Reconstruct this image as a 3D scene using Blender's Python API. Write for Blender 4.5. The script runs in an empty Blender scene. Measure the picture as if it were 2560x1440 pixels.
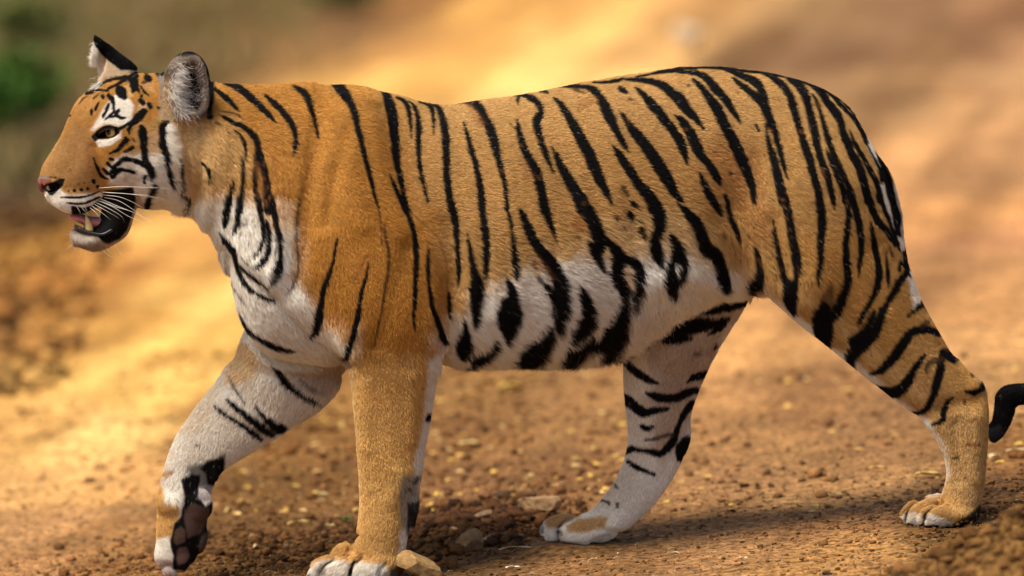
import bpy, math, random, time
import numpy as np
import openvdb as vdb
from mathutils import Matrix, Vector
T0 = time.time()
rng = np.random.default_rng(7)
random.seed(7)
scene = bpy.context.scene
R = math.radians

# ------------------------------------------------------------------ camera
PX = 1300.0            # photograph pixels per metre at the animal's mid plane
DIST = 12.0
PITCH = R(5.0)
ZC = 0.60
FPX = PX * DIST
CAM = np.array([0.0, -DIST * math.cos(PITCH), ZC + DIST * math.sin(PITCH)])
FWD = np.array([0.0, math.cos(PITCH), -math.sin(PITCH)])
UPV = np.array([0.0, math.sin(PITCH), math.cos(PITCH)])
cd = bpy.data.cameras.new('camera')
cd.sensor_width = 36.0
cd.lens = 36.0 * FPX / 2560.0
cd.clip_start = 0.1
cd.clip_end = 3000.0
cd.dof.use_dof = True
cd.dof.focus_distance = 11.90
cd.dof.aperture_fstop = 2.1
cam = bpy.data.objects.new('camera', cd)
cam.location = CAM
cam.rotation_euler = (math.pi / 2 - PITCH, 0, 0)
scene.collection.objects.link(cam)
scene.camera = cam

# ------------------------------------------------------------------ light
SUN_EL, SUN_AZ = R(60), R(236)      # azimuth of the sun, clockwise from +Y (north)
world = bpy.data.worlds.new("World")
scene.world = world
world.use_nodes = True
wn = world.node_tree.nodes
wl = world.node_tree.links
bg = wn['Background']
sky = wn.new('ShaderNodeTexSky')
sky.sky_type = 'NISHITA'
sky.sun_disc = False
sky.sun_elevation = SUN_EL
sky.sun_rotation = SUN_AZ
sky.dust_density = 3.0
wl.new(sky.outputs[0], bg.inputs[0])
bg.inputs[1].default_value = 0.12
sd = bpy.data.lights.new('sun', 'SUN')
sd.energy = 4.3
sd.angle = R(24)
sd.color = (1.0, 0.93, 0.82)
sun = bpy.data.objects.new('sun', sd)
sdir = Vector((math.sin(SUN_AZ) * math.cos(SUN_EL), math.cos(SUN_AZ) * math.cos(SUN_EL), math.sin(SUN_EL)))
sun.rotation_euler = sdir.to_track_quat('Z', 'Y').to_euler()
sun.location = (0, 0, 20)
scene.collection.objects.link(sun)
vs = scene.view_settings
vs.view_transform = 'Standard'
vs.look = 'None'
vs.gamma = 1.0
vs.exposure = 0.27
vs.use_curve_mapping = False
scene.cycles_curves.shape = 'RIBBONS' if hasattr(scene, 'cycles_curves') else None

# ------------------------------------------------------------------ helpers
def lin(c):
    c = np.asarray(c, float) / 255.0
    return np.where(c <= 0.04045, c / 12.92, ((c + 0.055) / 1.055) ** 2.4)

def P(u, v, y):
    """photo pixel + depth (in px, + is away) -> world point"""
    u = np.asarray(u, float); v = np.asarray(v, float); Y = np.asarray(y, float) / PX
    a = (u - 1280.0) / FPX; b = (720.0 - v) / FPX
    dx = a; dy = FWD[1] + b * UPV[1]; dz = FWD[2] + b * UPV[2]
    t = (Y - CAM[1]) / dy
    return np.stack([t * dx, Y + 0 * t, CAM[2] + t * dz], -1)

def proj(p):
    q = p - CAM
    w = q[..., 1] * FWD[1] + q[..., 2] * FWD[2]
    h = q[..., 1] * UPV[1] + q[..., 2] * UPV[2]
    return 1280 + FPX * q[..., 0] / w, 720 - FPX * h / w

TAB = np.random.default_rng(3).random((256, 256))
def vnoise(x, y, s=0):
    x = np.asarray(x, float) + s * 17.31; y = np.asarray(y, float) + s * 9.77
    xi = np.floor(x).astype(int); yi = np.floor(y).astype(int)
    fx = x - xi; fy = y - yi
    fx = fx * fx * (3 - 2 * fx); fy = fy * fy * (3 - 2 * fy)
    a = TAB[xi & 255, yi & 255]; b = TAB[(xi + 1) & 255, yi & 255]
    c = TAB[xi & 255, (yi + 1) & 255]; d = TAB[(xi + 1) & 255, (yi + 1) & 255]
    return (a * (1 - fx) + b * fx) * (1 - fy) + (c * (1 - fx) + d * fx) * fy
def fbm(x, y, o=4, s=0):
    r = 0; a = 0.5; n = 0
    for i in range(o):
        r = r + a * vnoise(x * 2 ** i, y * 2 ** i, s + i); n += a; a *= 0.5
    return r / n
def smooth(x, a, b):
    t = np.clip((x - a) / (b - a), 0, 1); return t * t * (3 - 2 * t)

def new_mat(name):
    m = bpy.data.materials.new(name); m.use_nodes = True
    nt = m.node_tree
    return m, nt.nodes, nt.links, nt.nodes['Principled BSDF']

def link(o, parent=None):
    scene.collection.objects.link(o)
    if parent is not None:
        o.parent = parent
    return o

def mesh_np(name, verts, faces_flat, loop_tot, mat, parent=None, smooth_shade=True):
    me = bpy.data.meshes.new(name)
    verts = np.asarray(verts, np.float32)
    faces_flat = np.asarray(faces_flat, np.int32)
    loop_tot = np.asarray(loop_tot, np.int32)
    me.vertices.add(len(verts)); me.vertices.foreach_set('co', verts.ravel())
    me.loops.add(len(faces_flat)); me.loops.foreach_set('vertex_index', faces_flat)
    me.polygons.add(len(loop_tot))
    st = np.concatenate([[0], np.cumsum(loop_tot)[:-1]]).astype(np.int32)
    me.polygons.foreach_set('loop_start', st)
    me.polygons.foreach_set('loop_total', loop_tot)
    me.polygons.foreach_set('use_smooth', np.full(len(loop_tot), smooth_shade))
    me.update(calc_edges=True)
    me.validate()
    if mat: me.materials.append(mat)
    return link(bpy.data.objects.new(name, me), parent)

def catmull(pts, n):
    """pts (k,d) -> smooth interpolation with n samples per span"""
    p = np.asarray(pts, float)
    if len(p) < 3:
        t = np.linspace(0, 1, n + 1)[:, None]
        return p[0] * (1 - t) + p[1] * t
    e = np.vstack([2 * p[0] - p[1], p, 2 * p[-1] - p[-2]])
    out = []
    for i in range(1, len(e) - 2):
        t = np.linspace(0, 1, n, endpoint=False)[:, None]
        a, b, c, d = e[i - 1], e[i], e[i + 1], e[i + 2]
        out.append(0.5 * ((2 * b) + (-a + c) * t + (2 * a - 5 * b + 4 * c - d) * t ** 2 + (-a + 3 * b - 3 * c + d) * t ** 3))
    out.append(p[-1:]); return np.vstack(out)

# ------------------------------------------------------------------ body shape: lofts and ellipsoids joined as one distance field
def loft(secs, sub=5, nr=64, cap=0.55):
    """section: top/front px (ax, ay), bottom/back px (bx, by), half width, centre depth, widening towards the b side"""
    s = np.array([list(x) + [0.0] * (7 - len(x)) for x in secs], float)
    s = catmull(s, sub)
    A = P(s[:, 0], s[:, 1], s[:, 5]); B = P(s[:, 2], s[:, 3], s[:, 5])
    C = (A + B) / 2; E = (A - B) / 2; hw = np.maximum(s[:, 4], 1) / PX; g = s[:, 6]
    def ends(i, j):
        d = C[i] - C[j]; d /= np.linalg.norm(d) + 1e-9
        r = min(np.linalg.norm(E[i]), hw[i]) * cap
        res = []
        for k in (0.45, 0.8, 0.97):
            res.append((C[i] + d * r * k, E[i] * math.sqrt(1 - k * k), hw[i] * math.sqrt(1 - k * k), g[i]))
        return res
    rings = [(C[i], E[i], hw[i], g[i]) for i in range(len(C))]
    rings = ends(0, 1)[::-1] + rings + ends(-1, -2)
    th = np.linspace(0, 2 * math.pi, nr, endpoint=False)
    V = []
    for c, e, w, gg in rings:
        ct = np.cos(th)[:, None]; stn = np.sin(th)[:, None]
        V.append(c + e * ct + np.array([0, 1, 0]) * w * stn * (1 - gg * ct))
    V = np.vstack(V); m = len(rings); T = []
    V = np.vstack([V, rings[0][0], rings[-1][0]])
    for i in range(m - 1):
        for j in range(nr):
            a = i * nr + j; b = i * nr + (j + 1) % nr
            T += [(a, b, b + nr), (a, b + nr, a + nr)]
    for j in range(nr):
        T.append((m * nr, (j + 1) % nr, j)); T.append((m * nr + 1, (m - 1) * nr + j, (m - 1) * nr + (j + 1) % nr))
    return V, np.array(T, np.uint32)

TORSO = [(575,420,578,690,70,0),(620,310,603,800,135,0),(700,225,665,880,178,0),(850,210,800,912,205,0),(960,222,950,918,212,0),
 (1080,258,1090,914,224,0),(1200,250,1210,916,236,0),(1320,232,1320,910,240,0),(1440,209,1430,905,232,0),
 (1560,188,1535,885,220,0),(1680,171,1640,835,208,0),(1800,166,1750,775,200,0),(1920,180,1860,745,195,0),
 (2040,213,1960,735,185,0),(2118,268,2060,690,165,0),(2170,360,2130,640,125,0),(2200,450,2180,590,70,0)]
NECK = [(300,210,330,480,105,-22),(400,190,420,500,118,-14),(480,198,495,545,125,-6),(560,208,550,600,135,0),(660,210,610,720,158,0),(780,212,700,830,180,0)]
HEAD = [(95,441,108,486,19,-58),(104,412,119,506,46,-57),(130,370,140,522,64,-54),(151,335,170,533,74,-50),(166,298,203,536,82,-46),(186,256,240,524,94,-42),
 (216,226,276,516,112,-36),(262,198,320,516,132,-30),(325,182,362,524,142,-22),(400,186,408,520,146,-16),(455,194,462,532,138,-8)]
LF = [(850,250,960,262,52,-95),(795,400,1040,400,78,-120),(775,560,1095,560,98,-138),(790,700,1120,720,104,-142),(815,800,1120,830,96,-140),
 (868,905,1100,900,82,-132),(880,1000,1086,990,66,-126),(888,1090,1072,1080,56,-122),(893,1180,1058,1170,50,-120),(896,1260,1040,1255,47,-120),
 (890,1330,1022,1330,52,-120),(880,1400,1012,1400,58,-120)]
RF = [(640,760,900,800,80,90),(598,860,872,925,78,92),(546,945,810,1015,66,90),(484,1022,712,1082,52,86),(436,1095,620,1140,45,82),
 (412,1160,560,1180,42,80),(397,1225,530,1235,44,78),(390,1290,522,1298,48,76),(388,1345,512,1350,48,75),(394,1392,492,1400,40,74)]
LH = [(1850,250,2060,250,60,-85),(1810,400,2190,400,112,-108),(1835,540,2238,530,118,-118),(1875,680,2268,650,104,-124),(1975,785,2303,745,86,-126),
 (2065,862,2350,830,68,-126),(2145,928,2390,895,54,-125),(2225,992,2428,938,44,-124),(2296,1050,2466,972,39,-123),(2346,1112,2474,1048,38,-122),
 (2364,1180,2468,1165,38,-121),(2352,1235,2460,1235,42,-121),(2335,1275,2448,1290,50,-121)]
RH = [(1570,700,1960,600,95,85),(1560,820,1868,760,88,95),(1558,895,1802,865,72,100),(1557,960,1762,950,58,102),(1563,1030,1733,1025,48,103),
 (1567,1090,1724,1090,42,103),(1560,1140,1712,1140,39,103),(1536,1200,1682,1200,38,103),(1492,1258,1632,1268,40,102),(1452,1292,1575,1322,46,101)]
JAW = [(262,470,352,492,70,-28),(252,512,338,538,66,-34),(244,545,320,588,60,-42),(228,562,280,616,54,-48),(207,567,232,628,46,-54),(188,570,186,614,32,-58)]
TAIL = [(2140,320,2190,385,36,10),(2185,420,2228,440,32,30),(2210,520,2254,530,26,60),(2226,640,2268,640,22,90),(2256,760,2296,750,19,130),
 (2350,900,2380,880,18,150),(2420,1030,2442,1000,17,156),(2450,1066,2476,1104,16,154),(2476,1052,2508,1094,22,150),(2483,1016,2534,1050,23,150),(2488,984,2542,1022,23,150),(2518,960,2554,1015,24,150),(2590,957,2592,1013,24,150),(2670,975,2668,1018,18,150)]
FAR_EAR = [(234,88,245,90,5,66),(232,112,266,106,17,68),(230,142,300,131,28,70),(234,182,338,162,38,64),(250,225,350,195,42,50)]
DEW = [(1008,1215,1046,1215,14,-128),(1010,1260,1048,1262,18,-128),(1012,1305,1040,1310,14,-128)]
CARPAL = [(505,1150,552,1140,16,62),(515,1175,556,1165,20,60),(520,1200,548,1200,16,60)]

def ell(u, v, y, ru, ry, rv, ang=0, yaw=0):
    c = P(u, v, y)
    return c, np.array([ru, ry, rv]) / PX, ang, yaw

# (kind, data, blend px, group)  group 1 = far legs and tail
PARTS = [('L', TORSO, 30, 0), ('L', NECK, 34, 0), ('L', HEAD, 26, 0), ('L', LF, 34, 0), ('L', LH, 40, 0),
 ('E', ell(2050, 500, -112, 110, 88, 170, -12), 60, 0), ('E', ell(1330, 640, -60, 250, 176, 230, 0), 60, 0),
 ('E', ell(905, 470, -128, 105, 82, 190, 8), 50, 0), ('E', ell(395, 400, -88, 62, 72, 92, -10), 28, 0), ('E', ell(395, 400, 58, 62, 72, 92, -10), 28, 0),
 ('E', ell(184, 500, -92, 56, 34, 38, -8), 14, 0), ('E', ell(184, 500, -18, 56, 34, 38, -8), 14, 0),   # whisker pads
 ('E', ell(275, 294, -104, 40, 24, 20, 10), 12, 0), ('E', ell(262, 292, 18, 40, 24, 22, 10), 14, 0),   # brows
 ('E', ell(330, 400, -110, 42, 30, 40, 0), 22, 0), ('E', ell(1070, 870, -145, 34, 40, 60), 40, 0),
 ('L', JAW, 8, 0), ('L', FAR_EAR, 10, 2), ('L', DEW, 7, 0),
 # near fore paw
 ('E', ell(940, 1410, -120, 74, 66, 46), 14, 0),
 ('E', ell(820, 1425, -92, 54, 24, 38, 12), 7, 0), ('E', ell(858, 1430, -132, 50, 25, 40, 10), 6, 0), ('E', ell(918, 1432, -168, 48, 26, 40, 4), 6, 0), ('E', ell(868, 1395, -72, 46, 22, 42, 25), 7, 0),
 # near hind paw
 ('E', ell(2385, 1285, -121, 64, 54, 32, 5), 12, 0),
 ('E', ell(2328, 1266, -84, 68, 21, 31, 14), 5, 0), ('E', ell(2310, 1281, -116, 60, 22, 36, 20), 5, 0), ('E', ell(2344, 1288, -154, 54, 23, 34, 16), 5, 0), ('E', ell(2290, 1275, -96, 44, 18, 30, 20), 5, 0),
 ]
FARP = [('L', RF, 10, 1), ('L', RH, 26, 1), ('L', TAIL, 10, 1), ('L', CARPAL, 8, 1),
 # raised far fore paw: palm side turned to the camera and back
 ('E', ell(498, 1262, 48, 36, 26, 46, 6), 8, 1), ('E', ell(448, 1345, 50, 20, 22, 32, 4), 6, 1), ('E', ell(458, 1398, 52, 24, 20, 34, -12), 6, 1),
 ('E', ell(500, 1348, 66, 22, 24, 42, -10), 6, 1), ('E', ell(412, 1385, 74, 28, 30, 42, 0), 8, 1), ('E', ell(425, 1425, 66, 22, 22, 22, 0), 7, 1),
 ('E', ell(430, 1262, 60, 40, 34, 38, 0), 10, 1),
 # far hind paw
 ('E', ell(1480, 1322, 100, 68, 46, 38, -4), 12, 1), ('E', ell(1406, 1322, 118, 60, 24, 40, 8), 5, 1), ('E', ell(1456, 1330, 72, 58, 25, 37, 4), 5, 1), ('E', ell(1400, 1322, 140, 50, 20, 32, 8), 5, 1),
 ('E', ell(1705, 1095, 103, 22, 26, 42, -10), 14, 1)]
CUTS = [('E', ell(476, 222, -174, 43, 62, 69, -4), 5),                          # near ear cup
        ('E', ell(252, 168, 52, 16, 30, 40, -8), 6),                            # far ear opening
        ('E', ell(185, 547, -55, 44, 76, 14, -8), 4), ('E', ell(232, 548, -112, 34, 30, 20, -4), 6),   # mouth
        ('E', ell(122, 470, -76, 15, 16, 11, -10), 5), ('E', ell(136, 466, -98, 22, 16, 9, 18), 4), ('E', ell(122, 470, -36, 15, 16, 11, -10), 5),  # nostrils
        ('E', ell(272, 333, -136, 27, 24, 12, 8), 6), ('E', ell(250, 334, 36, 25, 22, 12, 8), 6)]      # eye sockets
NEAR_EAR = [('E', ell(467, 212, -128, 58, 38, 83, -3), 12, 2)]
LEVEL = {}
def lmesh(d):
    k = id(d)
    if k not in LEVEL: LEVEL[k] = loft(d)
    return LEVEL[k]

def field(lo, n, h):
    """distance field (metres) on a grid, far-leg field kept apart to know which surface is which"""
    X = lo[0] + h * np.arange(n[0], dtype=np.float32); Y = lo[1] + h * np.arange(n[1], dtype=np.float32); Z = lo[2] + h * np.arange(n[2], dtype=np.float32)
    hi = lo + h * (np.array(n) - 1)
    F = np.full(n, 0.2, np.float32)
    def part(kind, data, pad):
        if kind == 'L':
            V, Tq = lmesh(data); mn, mx = V.min(0) - pad, V.max(0) + pad
        else:
            c, r, ang, yaw = data; rr = r.max(); mn, mx = c - rr - pad, c + rr + pad
        i0 = np.maximum(np.floor((mn - lo) / h).astype(int), 0); i1 = np.minimum(np.ceil((mx - lo) / h).astype(int) + 1, n)
        if (i1 <= i0).any(): return None
        sl = tuple(slice(a, b) for a, b in zip(i0, i1))
        if kind == 'L':
            bw = pad / h + 2
            tr = vdb.createLinearTransform(voxelSize=h)
            g = vdb.FloatGrid.createLevelSetFromPolygons(((V - lo) ).astype(np.float32), triangles=Tq, transform=tr, halfWidth=float(bw))
            a = np.empty(tuple(i1 - i0), np.float32)
            g.copyToArray(a, ijk=tuple(int(q) for q in i0))
            return sl, a
        x = X[sl[0]][:, None, None] - c[0]; y = Y[sl[1]][None, :, None] - c[1]; z = Z[sl[2]][None, None, :] - c[2]
        ca, sa = math.cos(R(ang)), math.sin(R(ang))
        x2 = x * ca + z * sa; z2 = -x * sa + z * ca
        k0 = np.sqrt((x2 / r[0]) ** 2 + (y / r[1]) ** 2 + (z2 / r[2]) ** 2)
        k1 = np.sqrt((x2 / r[0] ** 2) ** 2 + (y / r[1] ** 2) ** 2 + (z2 / r[2] ** 2) ** 2)
        return sl, (k0 * (k0 - 1) / np.maximum(k1, 1e-6)).astype(np.float32)
    for kind, data, k, grp in PARTS + FARP + NEAR_EAR:
        k = k / PX
        r = part(kind, data, k + 0.006)
        if r is None: continue
        sl, a = r; f = F[sl]
        hh = np.maximum(k - np.abs(f - a), 0) / k
        F[sl] = np.minimum(f, a) - hh * hh * k * 0.25
    for kind, data, k in CUTS:
        k = k / PX
        r = part(kind, data, k + 0.02)
        if r is None: continue
        sl, a = r; f = F[sl]; a = -a
        hh = np.maximum(k - np.abs(f - a), 0) / k
        F[sl] = np.maximum(f, a) + hh * hh * k * 0.25
    return F

def extract(lo, hi, h, iso, keep):
    lo = np.array(lo) - 3 * h; hi = np.array(hi) + 3 * h
    lo = np.floor(lo / h) * h
    n = tuple(int(q) for q in np.ceil((hi - lo) / h).astype(int) + 1)
    F = field(lo, n, h)
    g = vdb.FloatGrid(); g.background = 0.2
    g.transform = vdb.createLinearTransform(voxelSize=h)
    g.copyFromArray(F)
    pts, quads = g.convertToQuads(isovalue=iso)
    pts = pts.astype(np.float64) + lo
    c = pts[quads].mean(1)
    quads = quads[keep(c)]
    used = np.unique(quads); mp = np.full(len(pts), -1); mp[used] = np.arange(len(used))
    return pts[used], mp[quads]

XH = float(P(560, 400, 0)[0]); ZP = float(P(1280, 1200, 0)[2])
bb = lambda u, v, y: P(u, v, y)
xmin = float(P(60, 0, 0)[0]); xmax = float(P(2700, 0, 0)[0]); ztop = float(P(0, 60, 0)[2]); zbot = float(P(0, 1520, -100)[2])
ym = 0.27; ISO = -0.003
ZS = float(P(0, 680, 0)[2])
v1, q1 = extract((xmin, -0.16, float(P(0, 680, 0)[2])), (XH, 0.15, ztop), 0.0017, ISO, lambda c: (c[:, 0] < XH + .001) & (c[:, 2] > ZS - .001))
v2, q2 = extract((xmin, -ym, ZP), (xmax, ym, ztop), 0.0032, ISO, lambda c: ((c[:, 0] >= XH) | (c[:, 2] <= ZS)) & (c[:, 2] >= ZP))
v3, q3 = extract((xmin, -0.2, zbot), (xmax, 0.2, ZP), 0.0021, ISO, lambda c: c[:, 2] < ZP + .0015)
V = np.vstack([v1, v2, v3]); Q = np.vstack([q1, q2 + len(v1), q3 + len(v1) + len(v2)])
print('tiger verts', len(V), 'quads', len(Q), round(time.time() - T0, 1))

def seg_dist(U, Vv, a, b):
    dx, dy = b[0] - a[0], b[1] - a[1]
    t = np.clip(((U - a[0]) * dx + (Vv - a[1]) * dy) / (dx * dx + dy * dy + 1e-9), 0, 1)
    return np.hypot(U - a[0] - t * dx, Vv - a[1] - t * dy), t

# far-leg label
def inpoly(u, v, poly):
    r = np.zeros(u.shape, bool); n = len(poly)
    for i in range(n):
        x1, y1 = poly[i]; x2, y2 = poly[(i + 1) % n]
        c = ((y1 > v) != (y2 > v)) & (u < (x2 - x1) * (v - y1) / (y2 - y1 + 1e-12) + x1)
        r ^= c
    return r
FARLEG_F = [(360,1500),(360,1100),(500,930),(600,838),(622,868),(660,908),(700,925),(780,935),(870,905),(1000,930),(1000,1000),(700,1150),(600,1500)]
FARLEG_H = [(1560,868),(1640,845),(1700,790),(1760,742),(1890,735),(2000,700),(2000,900),(1760,1400),(1300,1400),(1300,1250),(1540,1180),(1548,900)]
def layers(p):
    u, v = proj(p)
    far = (p[:, 1] > -0.03) & (inpoly(u, v, FARLEG_F) | inpoly(u, v, FARLEG_H))
    tail = ((u > 2478) & (v > 900) & (p[:, 1] > 0.0)) | ((p[:, 1] > 0.05) & (u > 2250))
    far_ear = (p[:, 1] > 0.0) & (v < 215) & (u < 350) & (u > 200) & inpoly(u, v, [(225,60),(260,60),(300,120),(360,180),(340,178),(285,200),(235,216),(200,216),(200,120)])
    return u, v, far, tail, far_ear

def yc_of(u):
    return np.interp(u, [90, 240, 340, 460, 560], [-57, -42, -25, -8, 0]) / PX
def paint_uv(p):
    """pattern coordinates of skin points; the hidden flank carries the mirrored coat"""
    u, v, far, tail, fe = layers(p)
    yc = yc_of(u)
    q = p.copy(); d = np.abs(p[:, 1] - yc)
    q[:, 1] = np.where(far | tail | fe, p[:, 1], yc - d)
    u2, v2 = proj(q)
    return u2, v2, far, tail, fe

# relief: (polyline px, half width px, height mm)  muscle borders, folds, hollows
RELIEF = [([(800,330),(775,430),(757,560),(750,660),(735,720)], 26, -4.5), ([(680,745),(760,830),(870,912)], 16, -7), ([(700,720),(790,800),(880,880)], 26, 5),
 ([(1118,560),(1128,700),(1112,820),(1098,890)], 26, -5), ([(960,240),(985,420),(1040,560)], 34, -3.5), ([(850,300),(880,430),(905,560)], 30, 4),
 ([(1880,430),(1830,560),(1840,660)], 60, -10), ([(1700,330),(1760,430),(1800,520)], 50, -5), ([(1620,700),(1720,680),(1840,720)], 30, 6), ([(2060,640),(2020,740)], 50, 5),
 ([(2190,620),(2250,760),(2330,880)], 26, -4), ([(2300,1040),(2380,1010),(2440,1000)], 22, -3.5), ([(2400,900),(2440,960)], 16, 4), ([(2385,1060),(2400,1200)], 15, -3), ([(2440,1040),(2440,1200)], 14, 2.5),
 ([(960,920),(955,1080),(950,1200)], 26, -1.3), ([(1030,940),(1030,1100)], 18, 3), ([(910,960),(915,1120)], 18, 2.5), ([(1000,1180),(980,1250)], 20, 2.5),
 ([(560,620),(610,690),(690,745)], 16, -4), ([(500,520),(560,585),(640,660),(690,680)], 20, 4.5), ([(610,560),(640,640)], 14, -3), ([(690,480),(700,600),(680,700)], 18, 3.5),
 ([(520,260),(560,330),(540,420)], 30, 3), ([(470,330),(500,420),(478,520)], 22, -5), ([(430,330),(440,420),(430,490)], 20, 4),
 ([(200,330),(180,400),(160,430)], 20, -2), ([(235,370),(250,420),(262,470)], 16, -3.5), ([(1250,300),(1260,600)], 40, 2.5), ([(1400,300),(1410,620)], 40, -2.5), ([(1150,300),(1150,700)], 30, -2.5), ([(1540,260),(1540,520)], 40, 3), ([(2100,300),(2140,450)], 50, 4), ([(1960,250),(1980,420)], 40, -3)]
def zz(ox, oy, t): return [(ox + x / 4, oy + y / 4) for x, y in t]
RELIEF += [([(870,330),(835,450),(815,560)], 20, -4), ([(930,300),(965,440),(1010,580)], 26, 4), ([(1040,560),(1085,700),(1075,840)], 26, 4), ([(800,600),(830,720),(880,820)], 30, 3.5), ([(1020,620),(980,760),(940,860)], 30, -3),
 ([(1190,480),(1215,640),(1210,760)], 18, -2), ([(1270,460),(1300,640),(1290,760)], 18, 2), ([(1350,440),(1385,620),(1380,760)], 18, -2), ([(1450,440),(1480,600)], 20, 2), ([(1540,400),(1590,580)], 22, -2.5),
 ([(1960,420),(2020,560),(2080,700)], 40, 4), ([(2110,480),(2160,620),(2200,760)], 22, -3.5), ([(1930,560),(1960,680)], 26, -4), ([(1700,200),(1760,260),(1800,330)], 30, 3), ([(1500,225),(1640,215)], 20, -3)]
RELIEF += [(zz(1920,1080,[(1545,980),(1555,900),(1575,820),(1640,755),(1740,700)]), 6, -6), (zz(1920,1080,[(1365,920),(1375,860),(1395,780),(1455,710),(1560,650)]), 6, -5),
 (zz(1920,1080,[(1300,860),(1310,780),(1380,690)]), 6, -3), (zz(340,1080,[(2145,1440),(2150,1370),(2190,1300),(2250,1255)]), 7, -7), (zz(340,1080,[(1825,1440),(1840,1380),(1900,1320),(1990,1270)]), 7, -6), (zz(340,1080,[(2130,1180),(2160,1100),(2210,1020)]), 6, -5),
 (zz(340,1080,[(1700,1400),(1740,1330)]), 6, -4), (zz(340,1080,[(2440,1440),(2450,1370),(2500,1310)]), 6, -4)]
RELIEF_FAR = [(zz(960,1080,[(1760,1110),(1735,1030),(1745,960),(1800,900),(1880,870)]), 6, -6), (zz(960,1080,[(1600,1080),(1590,1000),(1610,930)]), 5, -3), (zz(960,1080,[(2060,1140),(2120,1080),(2250,1040)]), 7, -3), ([(600,900),(650,930),(760,945),(860,935)], 22, -6), ([(560,1010),(680,1060)], 26, 4), ([(1600,880),(1640,1000),(1640,1100)], 26, 4), ([(1700,1000),(1690,1080)], 16, -5), ([(1690,1110),(1650,1200)], 12, -3.5)]

def vnormals(V, Q):
    a = V[Q[:, 2]] - V[Q[:, 0]]; b = V[Q[:, 3]] - V[Q[:, 1]]
    fn = np.cross(a, b); N = np.zeros_like(V)
    for k in range(4):
        for c in range(3):
            N[:, c] += np.bincount(Q[:, k], weights=fn[:, c], minlength=len(V))
    return N / (np.linalg.norm(N, axis=1, keepdims=True) + 1e-12), fn
# relax the voxel steps
E = np.vstack([Q[:, [0, 1]], Q[:, [1, 2]], Q[:, [2, 3]], Q[:, [3, 0]]])
deg = np.bincount(E.ravel(), minlength=len(V))[:, None]
bord = np.zeros(len(V), bool)
Es = np.sort(E, 1); key = Es[:, 0].astype(np.int64) * len(V) + Es[:, 1]
uk, uc = np.unique(key, return_counts=True); bk = uk[uc == 1]
bord[bk // len(V)] = True; bord[bk % len(V)] = True
for it in range(8):
    A = np.zeros_like(V)
    for c in range(3):
        A[:, c] = np.bincount(E[:, 0], weights=V[E[:, 1], c], minlength=len(V)) + np.bincount(E[:, 1], weights=V[E[:, 0], c], minlength=len(V))
    V = np.where(bord[:, None], V, V + (0.6 if it % 2 == 0 else -0.45) * (A / np.maximum(deg, 1) - V))
N, FN = vnormals(V, Q)
U2, V2, far, tail, fe = paint_uv(V)
disp = np.zeros(len(V))
for lst, msk in ((RELIEF, ~far & ~tail & ~fe), (RELIEF_FAR, far)):
    for pl, w, amp in lst:
        pl = catmull(np.array(pl, float), 4)
        x0, y0 = pl.min(0) - 3 * w; x1, y1 = pl.max(0) + 3 * w
        idx = np.nonzero(msk & (U2 > x0) & (U2 < x1) & (V2 > y0) & (V2 < y1))[0]
        if len(idx) == 0: continue
        dm = np.full(len(idx), 1e9)
        for i in range(len(pl) - 1):
            d, _ = seg_dist(U2[idx], V2[idx], pl[i], pl[i + 1]); dm = np.minimum(dm, d)
        disp[idx] += 1.35 * amp * 1e-3 * np.exp(-(dm / w) ** 2)
# gentle unevenness of a living body
disp += 0.0022 * (fbm(U2 / 90, V2 / 110, 3, 5) - 0.5) * smooth(U2, 480, 620)
V = V + N * disp[:, None]
N, FN = vnormals(V, Q)
U2, V2, far, tail, fe = paint_uv(V)
print('relief', round(time.time() - T0, 1))
# ------------------------------------------------------------------ the coat: every stripe and patch traced, shade of some creases painted in, in coat coordinates
ORANGE = np.array([0.51, 0.246, 0.052]); DEEP = np.array([0.46, 0.200, 0.034]); TAN = np.array([0.53, 0.300, 0.098]); BROWNF = np.array([0.36, 0.135, 0.035])
PALE = np.array([0.72, 0.48, 0.21]); WHITE = np.array([0.90, 0.82, 0.70]); CREAM = np.array([0.80, 0.62, 0.42]); GREYF = np.array([0.34, 0.285, 0.235])
BLACK = np.array([0.005, 0.004, 0.004]); DKBROWN = np.array([0.060, 0.026, 0.012]); MIDBR = np.array([0.26, 0.085, 0.022]); WARMGR = np.array([0.55, 0.42, 0.31])
RW, RH_ = 1400, 780          # raster of the coat, half photo resolution with a margin
def gridcoords():
    return np.meshgrid(np.arange(RW) * 2.0 - 40, np.arange(RH_) * 2.0 - 20)
GU, GV = gridcoords()
def poly_sd(U, Vv, poly):
    d = np.full(U.shape, 1e9)
    for i in range(len(poly)):
        dd, _ = seg_dist(U, Vv, poly[i], poly[(i + 1) % len(poly)]); d = np.minimum(d, dd)
    return np.where(inpoly(U, Vv, poly), d, -d)
WOB = (fbm(GU / 26, GV / 26, 3, 11) - 0.5)
WOB2 = (fbm(GU / 9, GV / 9, 2, 21) - 0.5)
def patch(img, poly, feather, col, amt=1.0):
    poly = [tuple(map(float, q)) for q in poly]
    a = np.array(poly); m = feather + 4
    i0 = max(int((a[:, 0].min() - m + 40) / 2), 0); i1 = min(int((a[:, 0].max() + m + 40) / 2) + 1, RW)
    j0 = max(int((a[:, 1].min() - m + 20) / 2), 0); j1 = min(int((a[:, 1].max() + m + 20) / 2) + 1, RH_)
    if i1 <= i0 or j1 <= j0: return
    s = (slice(j0, j1), slice(i0, i1))
    sdv = poly_sd(GU[s], GV[s], poly) + WOB[s] * min(feather, 60) * 0.9
    w = smooth(sdv, -feather / 2, feather / 2)[..., None] * amt
    img[s] = img[s] * (1 - w) + np.asarray(col) * w
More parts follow.
